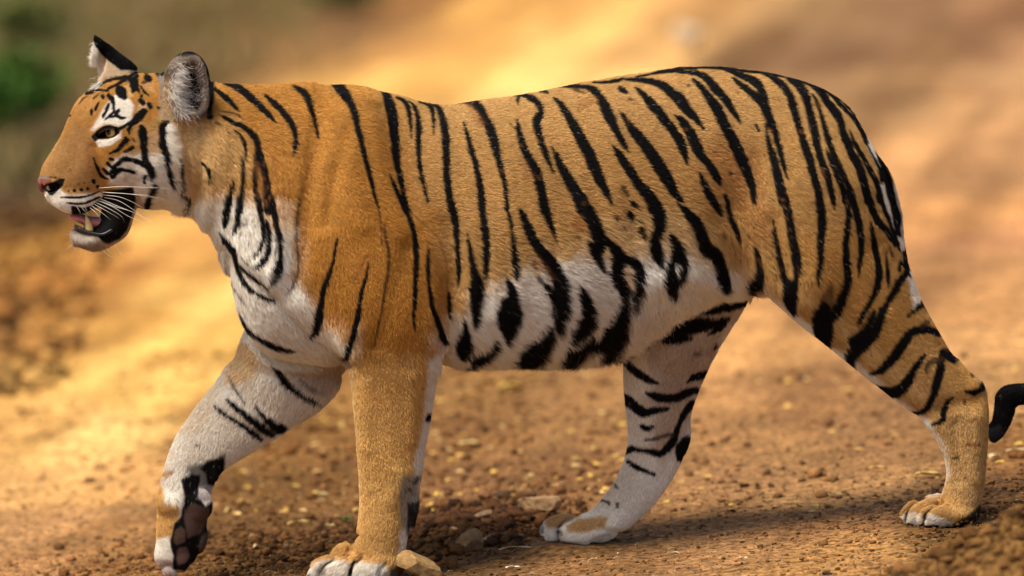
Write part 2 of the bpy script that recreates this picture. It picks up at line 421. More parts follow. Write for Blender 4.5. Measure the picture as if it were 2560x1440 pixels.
def stripe(img, pts, col=BLACK, amt=1.0, soft=3.2, grow=1.2):
    p = np.array(pts, float)
    if len(p) > 2: p = catmull(p, 4)
    m = p[:, 2].max() + 10
    i0 = max(int((p[:, 0].min() - m + 40) / 2), 0); i1 = min(int((p[:, 0].max() + m + 40) / 2) + 1, RW)
    j0 = max(int((p[:, 1].min() - m + 20) / 2), 0); j1 = min(int((p[:, 1].max() + m + 20) / 2) + 1, RH_)
    if i1 <= i0 or j1 <= j0: return
    s = (slice(j0, j1), slice(i0, i1)); d = np.full(GU[s].shape, 1e9)
    if len(p) == 1:
        d = np.hypot(GU[s] - p[0, 0], GV[s] - p[0, 1]) - p[0, 2] / 2
    for i in range(len(p) - 1):
        dd, t = seg_dist(GU[s], GV[s], p[i], p[i + 1]); wv = p[i, 2] * (1 - t) + p[i + 1, 2] * t
        d = np.minimum(d, dd - np.maximum(wv, 0) / 2 * grow)
    d = d - (.9 if amt == 1.0 else 0) + WOB2[s] * 4.0
    w = (1 - smooth(d, -soft / 2, soft / 2))[..., None] * amt
    img[s] = img[s] * (1 - w) + np.asarray(col) * w
def group(img, ox, oy, sc, txt, **kw):
    """one stripe or painted crease per line: x,y,width triples in the zoomed tracing"""
    for ln in txt.strip().splitlines():
        ln = ln.strip()
        if not ln: continue
        k = dict(kw)
        if ln[0].isalpha():
            c, ln = ln.split(' ', 1)
            k.update({'B': dict(col=MIDBR, amt=0.55), 'D': dict(col=DKBROWN, amt=0.85), 'F': dict(col=BROWNF, amt=0.45), 'G': dict(col=BLACK, amt=0.6), 'S': dict(col=BROWNF, amt=0.5, soft=16)}[c])
        pts = [tuple(float(q) for q in t.split(',')) for t in ln.split()]
        stripe(img, [(ox + x / sc, oy + y / sc, w / sc) for x, y, w in pts], **k)

L0 = np.empty((RH_, RW, 3)); L0[:] = ORANGE
# body ground colours
patch(L0, [(960,180),(1500,150),(1800,130),(2200,200),(2330,600),(2420,900),(2500,1400),(2200,1400),(2000,800),(1850,700),(1300,700),(1050,700),(1010,400)], 160, TAN)
patch(L0, [(760,560),(1090,520),(1110,880),(1040,900),(860,870),(770,720)], 90, DEEP, .8)
patch(L0, [(860,330),(1000,330),(1040,560),(900,620),(800,540)], 90, DEEP, .35)
patch(L0, [(540,190),(800,190),(860,420),(760,560),(680,480),(560,340)], 60, DEEP, .3)
patch(L0, [(1790,330),(1900,380),(1930,600),(1880,640),(1820,520),(1740,420)], 70, BROWNF, .45)  # darkens the flank hollow: its shade is painted into the coat
patch(L0, [(1010,240),(1600,190),(1900,180),(2100,260),(2000,330),(1500,340),(1100,330)], 80, PALE, .15)
patch(L0, [(1950,600),(2200,560),(2330,830),(2200,900),(2060,760)], 80, ORANGE, .5)
patch(L0, [(1420,560),(1480,520),(1500,640),(1450,660)], 40, BROWNF, .35)
# belly and flank white, through cream
patch(L0, [(1098,960),(1090,830),(1180,700),(1300,650),(1450,600),(1560,570),(1700,560),(1850,650),(1900,720),(1870,780),(1640,960)], 110, PALE, .75)
patch(L0, [(1098,960),(1104,850),(1150,800),(1195,745),(1270,700),(1350,668),(1460,650),(1560,640),(1640,628),(1700,610),(1760,640),(1810,660),(1880,700),(1900,735),(1870,780),(1640,960)], 66, WHITE)
patch(L0, [(1560,560),(1700,500),(1840,640),(1880,700),(1700,640),(1560,640)], 60, PALE, .6)
patch(L0, [(1420,880),(1560,780),(1700,760),(1700,900),(1540,960)], 40, WARMGR, .2)
patch(L0, [(1500,600),(1500,540),(1570,560),(1590,720),(1560,740)], 30, PALE, .7)
# throat and chest white
patch(L0, [(455,500),(540,470),(640,480),(700,520),(745,540),(758,640),(756,720),(800,780),(860,830),(900,900),(872,930),(600,960),(520,700),(470,560)], 50, CREAM * np.array([1, .85, .7]), .6)
patch(L0, [(455,510),(500,480),(560,500),(640,510),(668,580),(695,570),(732,580),(740,640),(735,700),(760,735),(790,800),(828,838),(866,870),(872,930),(600,960),(520,700),(470,560)], 40, WHITE)
patch(L0, [(690,490),(735,510),(745,570),(700,600),(672,550)], 30, CREAM, .6)
patch(L0, [(500,300),(580,290),(640,400),(620,470),(520,450)], 60, PALE, .55)
patch(L0, [(860,860),(905,800),(900,900),(872,935)], 24, CREAM, .5)
patch(L0, [(650,700),(870,900),(870,940),(760,930),(660,860)], 50, WARMGR, .12)
# near legs
patch(L0, [(865,900),(1100,890),(1080,1500),(700,1500),(860,1300)], 60, np.array([.69, .41, .135]), .85)
patch(L0, [(1072,900),(1110,880),(1110,1000),(1085,1100),(1055,1200),(1030,1330),(1005,1420),(990,1400),(1018,1280),(1040,1150),(1058,1040)], 16, WHITE, .9)
patch(L0, [(866,930),(884,930),(892,1050),(902,1200),(902,1340),(880,1340)], 12, PALE, .7)
patch(L0, [(1880,735),(1930,740),(2010,800),(2090,870),(2170,930),(2250,1000),(2330,1060),(2368,1120),(2375,1190),(2345,1250),(2320,1240),(2355,1150),(2330,1100),(2200,1010),(2050,900),(1900,800)], 18, WHITE, .9)
patch(L0, [(1900,740),(2020,780),(2130,870),(2220,950),(2330,1030),(2345,1000),(2200,880),(2080,780),(1950,700)], 30, PALE, .5)
patch(L0, [(2440,930),(2500,960),(2500,1240),(2474,1240),(2478,1010)], 12, GREYF, .7)
patch(L0, [(2330,1060),(2470,1000),(2470,1290),(2350,1260)], 40, PALE, .35)
patch(L0, [(2240,1296),(2268,1284),(2290,1282),(2305,1296),(2325,1286),(2350,1296),(2385,1308),(2420,1306),(2440,1340),(2240,1340)], 10, WHITE, .85)
patch(L0, [(2265,1268),(2330,1240),(2400,1240),(2420,1290),(2330,1275)], 16, np.array([.66,.38,.13]), .8)
patch(L0, [(2375,1322),(2400,1300),(2440,1275),(2452,1262),(2480,1300),(2440,1330)], 8, BLACK, .95)
patch(L0, [(760,1480),(766,1420),(800,1400),(850,1396),(872,1410),(900,1402),(960,1412),(1000,1440),(990,1480)], 18, WHITE, .9)
patch(L0, [(865,1290),(910,1290),(990,1400),(940,1405),(885,1395),(800,1395),(830,1370)], 18, np.array([.67,.39,.13]), .8)
patch(L0, [(1005,1190),(1046,1190),(1050,1290),(1020,1345),(1000,1300)], 10, GREYF, .8)
patch(L0, [(1020,1260),(1050,1250),(1050,1320),(1018,1340)], 6, BLACK, .9)
patch(L0, [(975,1425),(1015,1400),(1020,1440),(975,1450)], 6, BLACK, .8)
# tail root
patch(L0, [(2165,320),(2205,380),(2225,420),(2195,420),(2170,370)], 8, WHITE)
patch(L0, [(2195,460),(2290,460),(2330,700),(2285,780),(2262,640),(2215,520)], 10, WHITE, .75)
# head ground colours
patch(L0, [(60,420),(130,300),(200,230),(260,240),(230,300),(240,380),(250,460),(110,500)], 30, TAN, .6)
patch(L0, [(100,410),(150,350),(200,310),(232,360),(240,450),(110,450)], 30, np.array([.46,.27,.11]), .6)
for q in range(150):
    stripe(L0, [(rng.uniform(105, 250), rng.uniform(300, 450), rng.uniform(1.5, 3.5))], BROWNF, .35, 4)
patch(L0, [(212,335),(240,360),(258,440),(225,460),(205,400)], 26, BROWNF, .4)  # brown shading painted between the eye and the muzzle
patch(L0, [(330,330),(400,290),(440,330),(440,400),(330,400)], 30, PALE, .35)
patch(L0, [(240,300),(262,262),(290,236),(318,232),(336,262),(330,300),(316,318),(290,314),(262,312),(236,330),(226,326)], 10, WHITE)
patch(L0, [(345,262),(360,250),(372,256),(352,300),(336,306)], 8, CREAM, .5)
patch(L0, [(352,205),(384,205),(388,232),(356,222)], 10, CREAM, .9)
patch(L0, [(234,350),(270,350),(296,336),(304,326),(304,346),(276,364),(246,368)], 6, WHITE)
patch(L0, [(266,420),(282,400),(310,382),(360,384),(372,340),(420,300),(455,330),(462,430),(485,490),(480,590),(400,570),(332,550),(322,500),(300,470),(270,460)], 18, WHITE, .95)
patch(L0, [(340,300),(410,300),(412,378),(380,386),(346,380)], 16, TAN, .85)
patch(L0, [(452,330),(510,330),(540,430),(520,520),(452,500)], 50, PALE, .85)
patch(L0, [(440,300),(520,300),(530,400),(510,450),(470,400),(452,340)], 20, PALE, .7)
patch(L0, [(112,470),(140,466),(168,488),(200,486),(250,480),(262,500),(250,540),(180,560),(112,520)], 10, WHITE, .95)
patch(L0, [(160,455),(250,440),(258,474),(170,484)], 14, TAN, .7)
patch(L0, [(280,455),(330,430),(360,440),(330,470),(290,476)], 12, WARMGR, .5)
patch(L0, [(170,560),(200,575),(345,480),(365,520),(345,580),(300,640),(180,650)], 6, WARMGR, 1)
patch(L0, [(176,578),(205,588),(232,594),(236,606),(215,612),(186,608)], 10, WHITE, .7)
patch(L0, [(180,612),(240,604),(262,618),(250,640),(190,640)], 8, np.array([.30,.24,.19]), .7)
# crown
patch(L0, [(250,200),(330,170),(420,175),(420,240),(330,250),(290,225),(240,240)], 14, ORANGE, .8)
patch(L0, [(308,220),(325,205),(335,240),(320,245)], 8, PALE, .7)
HG = dict(grow=.94, soft=2.4)
group(L0, 60, 60, 4.737, """
1110,750,50 1150,800,130 1190,860,70
1290,640,120 1310,720,110 1290,790,40
1000,840,50 1040,890,60 1060,960,28 1060,1040,26 1010,1090,24 960,1130,14
1000,950,22 970,1030,35 930,1110,20
1130,1010,20 1090,1070,50 1150,1110,40 1210,1110,12
1030,1100,15 1090,1080,40
930,850,45 935,870,35
880,930,25 850,1000,35 840,1020,15
800,1000,12 798,1040,30 795,1070,14
1380,900,50 1410,930,60
1480,950,55 1500,985,50
1600,990,40 1640,1035,16
1390,850,30
1420,1040,90 1370,1090,110 1320,1140,90 1270,1190,60 1240,1250,50 1245,1300,20
1240,1180,40 1160,1225,40 1100,1240,20
1390,1210,40 1405,1280,105 1420,1380,92 1420,1450,88
1700,1160,50 1640,1220,90 1640,1320,85 1640,1450,80
830,760,25 930,700,30 1050,650,35 1200,625,45 1350,610,40
1130,580,20 1250,570,25 1350,575,20
1000,760,25 1100,710,35 1200,660,40
1440,560,60 1470,560,40
1580,575,60 1620,600,90
1460,630,90 1490,650,70
D 1410,690,40 1470,680,20
740,820,40 820,790,40 900,780,30 1000,790,12
1350,770,40 1370,820,20
1390,740,20 1430,800,25 1470,840,16
2180,790,40 2190,860,70
2190,1010,50 2200,1090,70
1210,1340,20 1180,1400,60 1150,1450,60
D 1290,1360,30 1310,1400,20
D 640,950,12 700,880,18 760,850,14
D 820,880,20 880,830,20 940,800,16
500,1090,18 540,1085,18
""", **HG)
group(L0, 60, 350, 4.737, """
1230,0,50 1150,70,60 1100,130,40 1010,160,12
1290,90,40 1240,120,30 1190,145,16
820,210,10 850,290,25 890,380,40 930,440,30 990,465,25
940,350,35 980,390,40 1010,420,15
1100,290,50 1180,230,55 1280,240,55 1370,270,55 1420,300,60
1080,300,40 1060,380,95 1050,430,75
1060,390,80 1110,370,70 1160,355,40 1240,370,30 1300,390,40
990,280,40 1030,320,25
1020,225,40 1050,235,40
1420,0,88 1430,150,80 1440,260,95 1490,350,95 1520,430,75 1510,490,20
1640,0,80 1670,120,90 1700,250,72 1720,380,60 1745,480,75 1770,570,40
1440,440,50 1420,510,30
1550,550,60 1500,680,75 1470,780,95 1440,830,30
1860,230,20 1870,330,40 1870,450,40 1870,560,30 1870,660,35 1950,700,60 1930,790,50 1910,890,10
D 650,520,18
D 715,515,18
820,485,45 830,505,40
530,605,20
600,600,30
680,590,35
755,575,35
870,555,36
430,680,14 560,680,22 700,675,24 800,650,20 900,610,14
500,745,12 620,755,18 720,750,22 800,720,25 900,680,20
D 545,350,26
D 520,378,14
D 300,440,10 380,445,10
S 1210,430,30 1200,480,30
""", **HG)
# nostril, lips and the black skin of the mouth
def hp(t, oy): return [(60 + x / 4.737, oy + y / 4.737) for x, y in t]
patch(L0, hp([(235,515),(330,505),(420,455),(485,460),(465,540),(400,600),(340,660),(300,655),(255,590)], 350), 3, BLACK)
patch(L0, hp([(130,430),(200,430),(310,450),(330,500),(255,520),(260,590),(200,540),(140,470)], 350), 4, np.array([.27,.10,.07]))
patch(L0, [(60,436),(100,440),(128,446),(130,457),(114,462),(110,482),(60,482)], 4, np.array([.27,.10,.07]))
patch(L0, [(60,484),(106,484),(130,500),(130,530),(60,530)], 6, WHITE)
patch(L0, hp([(120,390),(180,420),(280,430),(320,460),(200,455),(130,440)], 350), 4, GREYF, .8)
patch(L0, hp([(590,975),(640,1010),(760,990),(820,860),(790,820),(860,740),(930,680),(960,600),(1120,590),(1290,560),(1330,700),(1310,820),(1260,960),(1220,1080),(1140,1180),(1000,1230),(930,1210),(870,1130),(760,1110),(640,1090),(590,1050)], 350), 4, BLACK)
patch(L0, hp([(560,780),(700,800),(800,780),(860,740),(940,690),(900,900),(800,1000),(560,960)], 350), 3, BLACK)
# eye surround
patch(L0, hp([(790,1330),(850,1270),(930,1210),(1010,1190),(1120,1225),(1200,1210),(1150,1250),(1120,1300),(1050,1340),(960,1345),(880,1370),(840,1400)], 60), 3, BLACK)
# near ear: grey inside, hollow painted dark for its shade, black rim
patch(L0, [(398,300),(398,190),(425,135),(470,122),(512,145),(535,210),(528,280),(500,300),(460,290)], 10, GREYF, .92)
patch(L0, [(398,300),(404,230),(420,190),(440,230),(450,290)], 20, PALE, .6)
patch(L0, [(462,180),(494,184),(506,240),(496,276),(474,270),(462,230)], 10, BLACK, 1)
for seg in ([(405,185,5),(418,150,9),(440,132,13),(468,124,17),(496,130,15),(516,156,12),(528,200,10),(528,250,8),(520,280,6)],): stripe(L0, seg, BLACK, 1, 4)
patch(L0, [(450,124),(490,124),(500,140),(470,140),(446,138)], 8, BLACK, .8)

group(L0, 500, 160, 4, """
130,225,10 200,290,40 290,360,45 350,430,35 400,475,8
240,190,20 330,205,45 430,265,60 530,350,60 620,440,50 700,520,40 765,590,8
640,295,8 690,340,30 760,405,45 830,480,55 900,570,50 950,680,45 962,780,38 950,860,25 940,920,6
930,210,15 1010,260,50 1070,320,60 1100,400,45 1130,500,40 1160,600,32 1180,700,22 1190,745,8
B 1185,780,8 1160,850,14 1110,960,18 1075,1080,20 1040,1200,18 1010,1320,18 990,1440,18
1370,185,90 1420,260,85 1480,350,70 1530,440,60 1560,540,55 1580,640,50 1610,760,48 1640,880,42 1670,1000,38 1710,1150,34 1740,1280,28 1770,1380,18 1790,1440,12
1800,245,12 1860,290,60 1900,400,85 1930,520,85 1945,650,80 1955,780,72 1965,900,65 1980,1020,55 2005,1130,48 2030,1240,42 2050,1350,35 2085,1440,25 2120,1500,6
1905,1105,10 1940,1200,30 1985,1300,35 2030,1400,35 2070,1480,35
1960,330,15 2030,355,30 2080,420,40 2100,520,35 2110,620,25 2120,735,6
2090,370,12 2145,420,30 2180,520,42 2190,640,48 2185,760,48 2190,880,42 2200,1000,38 2220,1120,34 2245,1230,30 2265,1320,22 2280,1400,6
2200,375,10 2270,390,35 2320,430,38 2335,520,28 2340,620,22 2345,700,5
2340,400,20 2390,440,45 2430,560,60 2455,700,65 2465,850,65 2468,1000,62 2470,1130,55 2485,1250,58 2505,1370,60 2520,1460,60
0,985,15 60,1030,25 90,1090,28 85,1150,22 60,1200,8
D 210,470,8 290,480,18 370,500,20 440,555,6
200,510,8 260,540,25 340,590,35 430,625,40 500,680,50 560,750,55 585,830,50 575,920,60 570,1000,55 555,1080,40 550,1160,38 555,1260,38 575,1350,40 590,1450,40
590,850,40 610,950,60 640,1060,60 665,1180,60 670,1300,75 690,1400,85 690,1460,85
340,660,8 400,710,22 440,780,28 460,850,22 455,950,12
415,930,20 430,1030,30 430,1150,35 420,1280,42 400,1400,50 395,1460,50
340,1160,10 325,1220,35 300,1310,45 280,1400,55 275,1460,55
B 900,1150,8 890,1300,12 880,1400,8
B 850,1280,8 840,1400,12 830,1520,6
D 165,590,25 200,600,20
D 290,690,22
S 760,860,30 745,1060,30 760,1200,30
S 560,1000,40 600,1180,50 620,1340,60
""")  # brown line down the shoulder front is fold shade painted as colour
group(L0, 500, 500, 4, """
D 1770,0,12 1800,150,14 1815,300,14 1820,470,6
2000,-20,35 2070,120,36 2120,250,38 2150,370,42 2165,480,48 2165,600,50 2160,750,42 2155,900,38 2155,1020,35 2145,1130,25 2140,1230,18 2155,1330,6
590,0,40 605,130,40 630,270,38 640,380,32 600,490,30 540,570,15
690,0,90 710,70,85 745,150,50 765,260,50 800,400,45 805,520,40 800,620,50 780,700,80
G 780,680,70 770,740,100 740,800,80 700,870,30
800,640,24 790,750,24 720,840,24 680,905,10
660,220,30 690,330,40 690,440,40 670,560,45 620,630,45 560,680,30 520,685,12
D 520,690,10 440,620,12 400,560,6
D 740,360,14 760,460,18 750,560,16
400,-20,55 380,130,50 370,230,45 340,320,25 310,375,10
275,-20,60 260,120,60 245,240,50 235,285,12
D 1000,0,18 975,200,22 965,400,18 985,600,16 975,750,18 930,870,20 860,960,8
B 1090,60,12 1070,250,18 1050,400,18 1020,530,18 1000,620,14
190,320,10 240,400,40 320,500,50 350,600,35 375,700,38 420,800,38 490,890,35 580,950,32 680,1000,30 755,1020,8
350,620,15 420,690,26 500,760,25 590,830,22 670,890,15
D 240,680,6 300,820,10 370,940,14 430,1020,10 460,1060,4
390,1140,10 450,1270,25 520,1350,30 620,1410,35 730,1470,44 850,1510,40 950,1520,12
1380,380,6 1355,480,20 1340,590,22 1310,700,32 1265,820,45 1230,920,45 1215,1020,50 1195,1120,60 1180,1230,75 1150,1320,60 1110,1390,15
1685,640,6 1665,760,20 1620,900,28 1595,1050,35 1580,1180,45 1550,1300,50 1510,1440,50 1460,1560,45 1435,1650,14
D 1850,220,6 1855,350,22 1885,480,25 1890,600,25 1880,750,28 1850,900,25 1830,1050,22 1800,1200,18 1770,1330,16 1740,1460,14
B 1740,1440,16 1710,1540,14 1680,1640,6
2285,460,6 2285,560,25 2285,700,32 2290,830,32 2310,960,32 2330,1090,35 2375,1200,45 2410,1300,50 2440,1400,45 2470,1440,40
B 2130,130,5 2250,250,10 2380,380,12 2440,520,12 2470,680,12 2475,850,14 2480,950,12
2490,930,12 2500,1030,35 2500,1120,35 2510,1200,8
S 1690,560,60 1560,780,60
""")  # brown lines at the shoulder front carry on the fold's painted shade
group(L0, 1100, 160, 4, """
0,382,10 120,370,25 250,362,50 320,370,80 400,440,70 450,540,75 500,640,75 540,760,75 570,880,60 600,1000,55 630,1110,48 655,1240,35 665,1360,28 665,1460,28
240,575,8 270,690,30 300,810,45 340,930,45 370,1060,50 395,1180,55 410,1300,58 420,1460,60
770,550,12 790,660,45 820,790,60 870,910,65 940,1030,75 990,1150,80 1020,1280,80 1050,1460,80
740,312,20 830,305,30 920,340,50 990,400,55 1010,480,55 970,560,75 985,680,60 1020,800,50 1060,900,48 1100,1000,35 1140,1095,8
780,330,30 780,400,15
640,300,10 740,288,14
830,275,20 920,255,25 1000,255,30 1080,280,20
1130,330,10 1190,380,40 1250,460,60 1310,560,70 1370,680,85 1430,790,95 1490,900,95 1540,1020,95 1590,1130,85 1640,1230,70 1690,1330,45 1720,1400,8
1120,830,8 1170,920,40 1210,1020,65 1270,1120,85 1330,1230,90 1390,1330,95 1440,1460,110
1230,220,20 1340,218,30 1440,225,35 1530,255,60 1600,330,75 1650,430,85 1700,540,85 1750,640,60 1800,730,55 1850,810,45 1890,880,8
S 300,420,40 420,600,50
D 1340,245,30 1450,290,20
1030,248,10 1150,225,15 1300,198,12
1540,182,15 1650,178,20 1760,165,25 1850,135,10
1850,150,15 1980,155,35 2100,170,45 2220,210,70 2310,280,80 2390,370,70 2460,460,65 2560,550,50
2350,510,8 2420,590,40 2480,670,65 2530,770,75
1950,230,10 2020,290,45 2110,390,75 2190,480,75 2260,570,75 2330,660,75 2390,760,70 2430,860,55 2470,960,35 2475,1010,8
1800,460,8 1860,560,45 1940,670,75 2030,780,90 2110,890,100 2180,1000,105 2250,1110,105 2310,1220,90 2370,1320,60 2430,1380,25
1720,810,8 1790,900,60 1860,1010,75 1930,1110,80 2000,1220,85 2090,1320,100 2150,1460,105
1800,240,40 1860,275,40
D 1890,345,30 1925,360,16
D 1840,1245,50 1890,1320,30
1930,1390,30 1960,1420,35
1960,125,10 2100,100,15 2200,75,25 2330,62,35 2450,40,30 2560,30,30
2340,75,10 2450,82,20 2560,95,30
D 690,580,10 745,640,14
S 840,980,40 880,1140,40
S 1400,420,60 1540,360,60
2540,150,20 2570,180,30
""")
group(L0, 1700, 140, 4, """
0,108,20 150,103,30 300,108,30 450,122,25 600,142,25 800,162,20 950,187,20 1050,202,25 1120,240,50 1200,300,75 1260,400,75 1290,520,65 1320,640,70 1350,760,75 1370,880,60 1400,1000,60 1440,1110,60 1480,1220,60 1510,1330,50 1530,1460,45
0,155,20 120,160,35 220,190,55 300,250,70 360,330,70 430,400,65 490,480,60 540,560,45 590,640,25 610,680,6
130,235,10 200,290,45 270,390,60 340,480,85 400,580,90 450,700,90 520,820,90 570,930,95 620,1040,95 670,1160,80 710,1270,70 735,1370,50 742,1460,35
440,135,15 560,170,40 680,220,60 760,260,80 810,330,65 850,400,45 870,470,30
530,215,15 620,290,50 720,370,65 820,460,75 870,560,75 910,660,75 950,760,55 980,870,50 1010,980,45 1040,1100,35 1060,1180,20 1080,1235,8
860,680,15 870,780,25 900,900,45 930,1010,60 960,1130,70 990,1260,75 1020,1380,80 1030,1460,80
860,185,15 960,235,50 1040,300,60 1100,390,65 1130,480,65 1160,590,60 1190,700,58 1220,800,62 1250,900,65 1290,1010,65 1320,1120,65 1350,1230,65 1380,1340,60 1395,1460,60
1320,365,6 1370,450,30 1410,560,35 1440,670,40 1470,780,50 1500,880,50 1540,990,55 1590,1100,55 1640,1210,52 1690,1310,45 1715,1460,45
1460,920,8 1500,1030,30 1540,1130,35 1590,1240,45 1630,1340,45 1650,1460,42
1170,225,15 1260,250,40 1350,300,55 1430,380,60 1480,470,60 1560,560,75 1610,660,65 1640,780,65 1690,890,70 1720,980,65 1790,1090,75 1820,1190,70 1850,1300,60 1880,1460,55
1380,290,20 1460,330,40 1550,400,45 1600,480,35 1680,560,30 1750,620,40 1800,700,45 1840,780,40 1870,870,30
1600,420,10 1700,520,25 1790,620,30 1860,720,25 1900,790,15
1700,740,8 1750,870,30 1810,970,38 1870,1080,40 1930,1190,42 1980,1300,45 2000,1460,45
1880,890,8 1950,1030,15 2000,1130,30 2030,1250,35
1980,950,40 2040,1100,60 2080,1220,70 2110,1350,70 2140,1460,60
760,690,20 790,750,22
510,1180,35
455,1410,45
0,400,70 60,500,70 110,560,60 170,640,50 245,735,8
0,620,50 60,700,75 130,820,90 180,930,90 220,1010,75 280,1070,60 340,1170,70 390,1250,60 405,1290,20
0,810,60 40,920,60 60,1020,35 70,1075,10
200,1170,15 240,1270,50 290,1370,60 330,1460,60
D 80,290,30
D 580,370,24
D 345,960,30
""")
group(L0, 1100, 500, 4, """
100,-10,60 140,120,60 160,250,55 170,400,45 180,550,38 190,680,38 190,800,25 180,895,6
275,330,6 290,430,25 310,540,42 335,680,55 360,800,90 370,900,130 365,1000,115 355,1100,85 360,1200,65 350,1310,10
420,-10,58 430,150,58 451,300,65 465,450,62 465,580,58 460,700,45 450,800,12
665,-10,26 690,150,25 720,300,30 735,450,40 750,560,52 760,680,52 770,780,35 770,830,8
810,110,35 850,200,60 900,320,85 950,430,85 1030,540,90 1110,640,110 1170,750,120 1205,870,130 1220,1000,150 1215,1120,150 1190,1240,100 1210,1350,60
D 940,600,20 950,700,25
D 980,770,30 1020,830,40
1060,860,40 1120,940,60 1150,1040,60
1035,-10,80 1070,120,70 1110,240,55 1140,330,40 1165,405,8
1400,-10,115 1470,100,115 1530,220,120 1570,330,120 1600,430,130 1560,520,100 1590,600,70 1640,700,40 1665,745,8
1660,400,40 1740,480,80 1790,570,110 1780,700,110 1790,800,110 1840,900,100 1870,960,70
1830,590,60 1940,620,80 2000,720,80 2000,830,85 1980,950,80 1960,1050,60 1945,1140,15
660,780,10 710,880,70 720,980,110 700,1080,170 690,1180,220 690,1290,150 685,1380,80 690,1440,50
240,1200,10 250,1300,60 250,1420,110 245,1500,140 235,1570,80
1390,850,8 1430,930,60 1470,1040,110 1490,1150,130 1450,1250,140 1380,1340,110 1330,1420,70
1850,950,50 1850,1080,90 1800,1230,130 1730,1340,140 1640,1440,110 1520,1480,60
2110,-10,85 2170,80,110 2200,190,110 2190,300,105 2150,400,90 2160,500,110 2190,600,80 2230,690,20
2310,340,15 2350,430,80 2380,540,110 2340,640,80 2300,740,90 2310,850,110 2340,960,80 2350,1010,10
2400,560,60 2450,640,65 2430,740,70 2380,830,70
1900,140,50 1920,190,50
1930,30,36 1955,60,30
D 1760,165,36 1785,205,30
1995,215,25
2015,290,50 2040,370,40
D 1840,290,40
D 1390,370,34
D 1860,400,25
1700,-10,26 1715,40,20
1490,420,36 1520,470,40
S 1380,200,90 1400,300,70
S 1110,780,60 940,560,50
""")
group(L0, 1700, 480, 4, """
-10,120,15 80,210,70 160,310,95 210,430,110 250,560,110 300,640,60
310,560,60 370,640,100 410,760,105 440,880,110 460,980,90
270,-10,60 330,90,60 380,170,55 425,250,20
460,40,20 480,120,40 500,240,45 545,350,50 580,450,35 605,525,10
740,550,15 775,650,50 790,750,60 790,850,75 760,930,120 730,1000,80
720,-10,40 740,60,30 748,130,6
1010,-10,80 1060,120,75 1090,250,70 1110,380,70 1130,500,75 1155,620,80 1170,740,75 1160,850,60 1130,930,80 1100,1030,130 1110,1130,90 1140,1220,40
940,290,10 945,400,35 965,500,40 985,620,48 1010,740,48 1040,860,50 1070,940,70
1395,-10,60 1405,120,65 1420,240,75 1420,380,75 1410,500,65 1410,620,55 1405,730,48 1390,830,35 1380,940,8
1520,-10,45 1540,90,25 1550,185,5
1640,-10,42 1680,120,45 1690,260,50 1675,400,55 1665,530,55 1665,660,60 1680,780,60 1680,880,65 1660,980,70 1620,1080,80 1580,1180,90 1530,1270,60
G 1500,960,60 1460,1130,120 1420,1250,160
1440,1180,110 1420,1280,170 1430,1400,170 1430,1500,150 1470,1600,30
1710,-10,45 1750,150,55 1790,300,60 1810,430,55 1820,550,45 1805,680,40 1795,790,25 1790,860,6
1870,-10,50 1910,120,60 1950,230,50 2000,320,60 2060,370,50 2110,460,40 2160,540,15
1990,-10,45 2030,120,35 2080,250,32 2130,380,30 2180,520,28 2210,600,10
1915,320,20 1935,450,40 1955,580,50 1985,700,52 1995,820,58 1985,930,60 1940,1040,45 1880,1150,40 1820,1250,30 1770,1340,10
D 2100,550,15 2065,620,20 2070,720,24
2070,700,22 2085,850,28 2090,960,8
D 2100,560,15 2130,640,25 2150,660,12
2210,700,25 2200,780,30
2210,700,20 2260,760,30 2310,850,10
2260,820,50 2200,900,60 2150,1000,60 2080,1110,50 2030,1230,50 1980,1340,70 1930,1440,90
G 1930,1230,60 1850,1400,90
2110,-10,70 2150,150,60 2190,300,90 2190,420,50
2250,610,40 2270,700,50 2300,780,20
2440,1100,25 2400,1150,40 2330,1210,25 2280,1250,10
D 535,545,30
D 540,620,26
D 440,440,40
D 690,440,26
D 740,370,24
D 600,690,24
S 380,350,40
S 300,260,30
""")
group(L0, 1920, 780, 4, """
1150,-20,60 1110,120,80 1040,240,100 950,330,110 860,410,110 820,500,90 850,560,20
1070,0,30 1010,130,50 950,220,60 850,290,80
1460,10,30 1400,40,10
980,-10,40 930,80,40 900,140,10
1720,230,40 1640,190,60 1540,180,70 1440,210,70 1370,300,80 1300,400,90 1220,500,80 1130,590,60 1020,625,15
D 1600,110,50 1540,150,40
1570,430,15 1520,510,50 1450,600,60 1400,700,80 1300,800,100 1200,800,80 1090,760,30
1860,470,80 1780,420,100 1740,490,60 1720,600,70 1690,720,70 1660,830,60 1610,940,50 1540,1010,40 1430,1010,15
D 1740,470,50 1640,500,50 1590,560,40 1590,620,20
1850,860,15 1790,920,40 1760,1010,45 1740,1090,45 1640,1130,20
2180,700,60 2140,770,50 2070,810,50 1980,800,20
D 1970,900,30 1970,930,30
B 2080,1080,40 2000,1100,20
D 2040,620,30 2050,640,30
B 2100,980,30
B 1990,1335,24 2110,1340,28
S 1700,300,60 1800,340,60
""")
group(L0, 1920, 1080, 4, """
B 2000,130,34 2110,130,34
D 1830,270,20 1890,260,30
B 2060,240,40
B 1980,310,30
B 1920,370,30
D 1740,455,22
B 1970,460,30
B 1920,490,26
D 1548,960,16 1555,900,16 1575,820,14 1640,755,8
D 1368,910,14 1378,850,14 1400,780,10 1455,715,6
G 1320,770,24 1290,810,24
G 1390,780,20 1380,830,24
G 1585,820,26 1575,870,26
1400,940,40 1480,960,30 1580,955,30 1700,950,20
""")  # dark lines between the near hind toes paint their crease shade
group(L0, 960, 1080, 4, """
D 350,460,30 300,510,30
D 260,580,30 230,590,20
G 290,820,60 310,900,60
460,-150,50 430,-110,30
B 100,430,20 30,420,10
""")
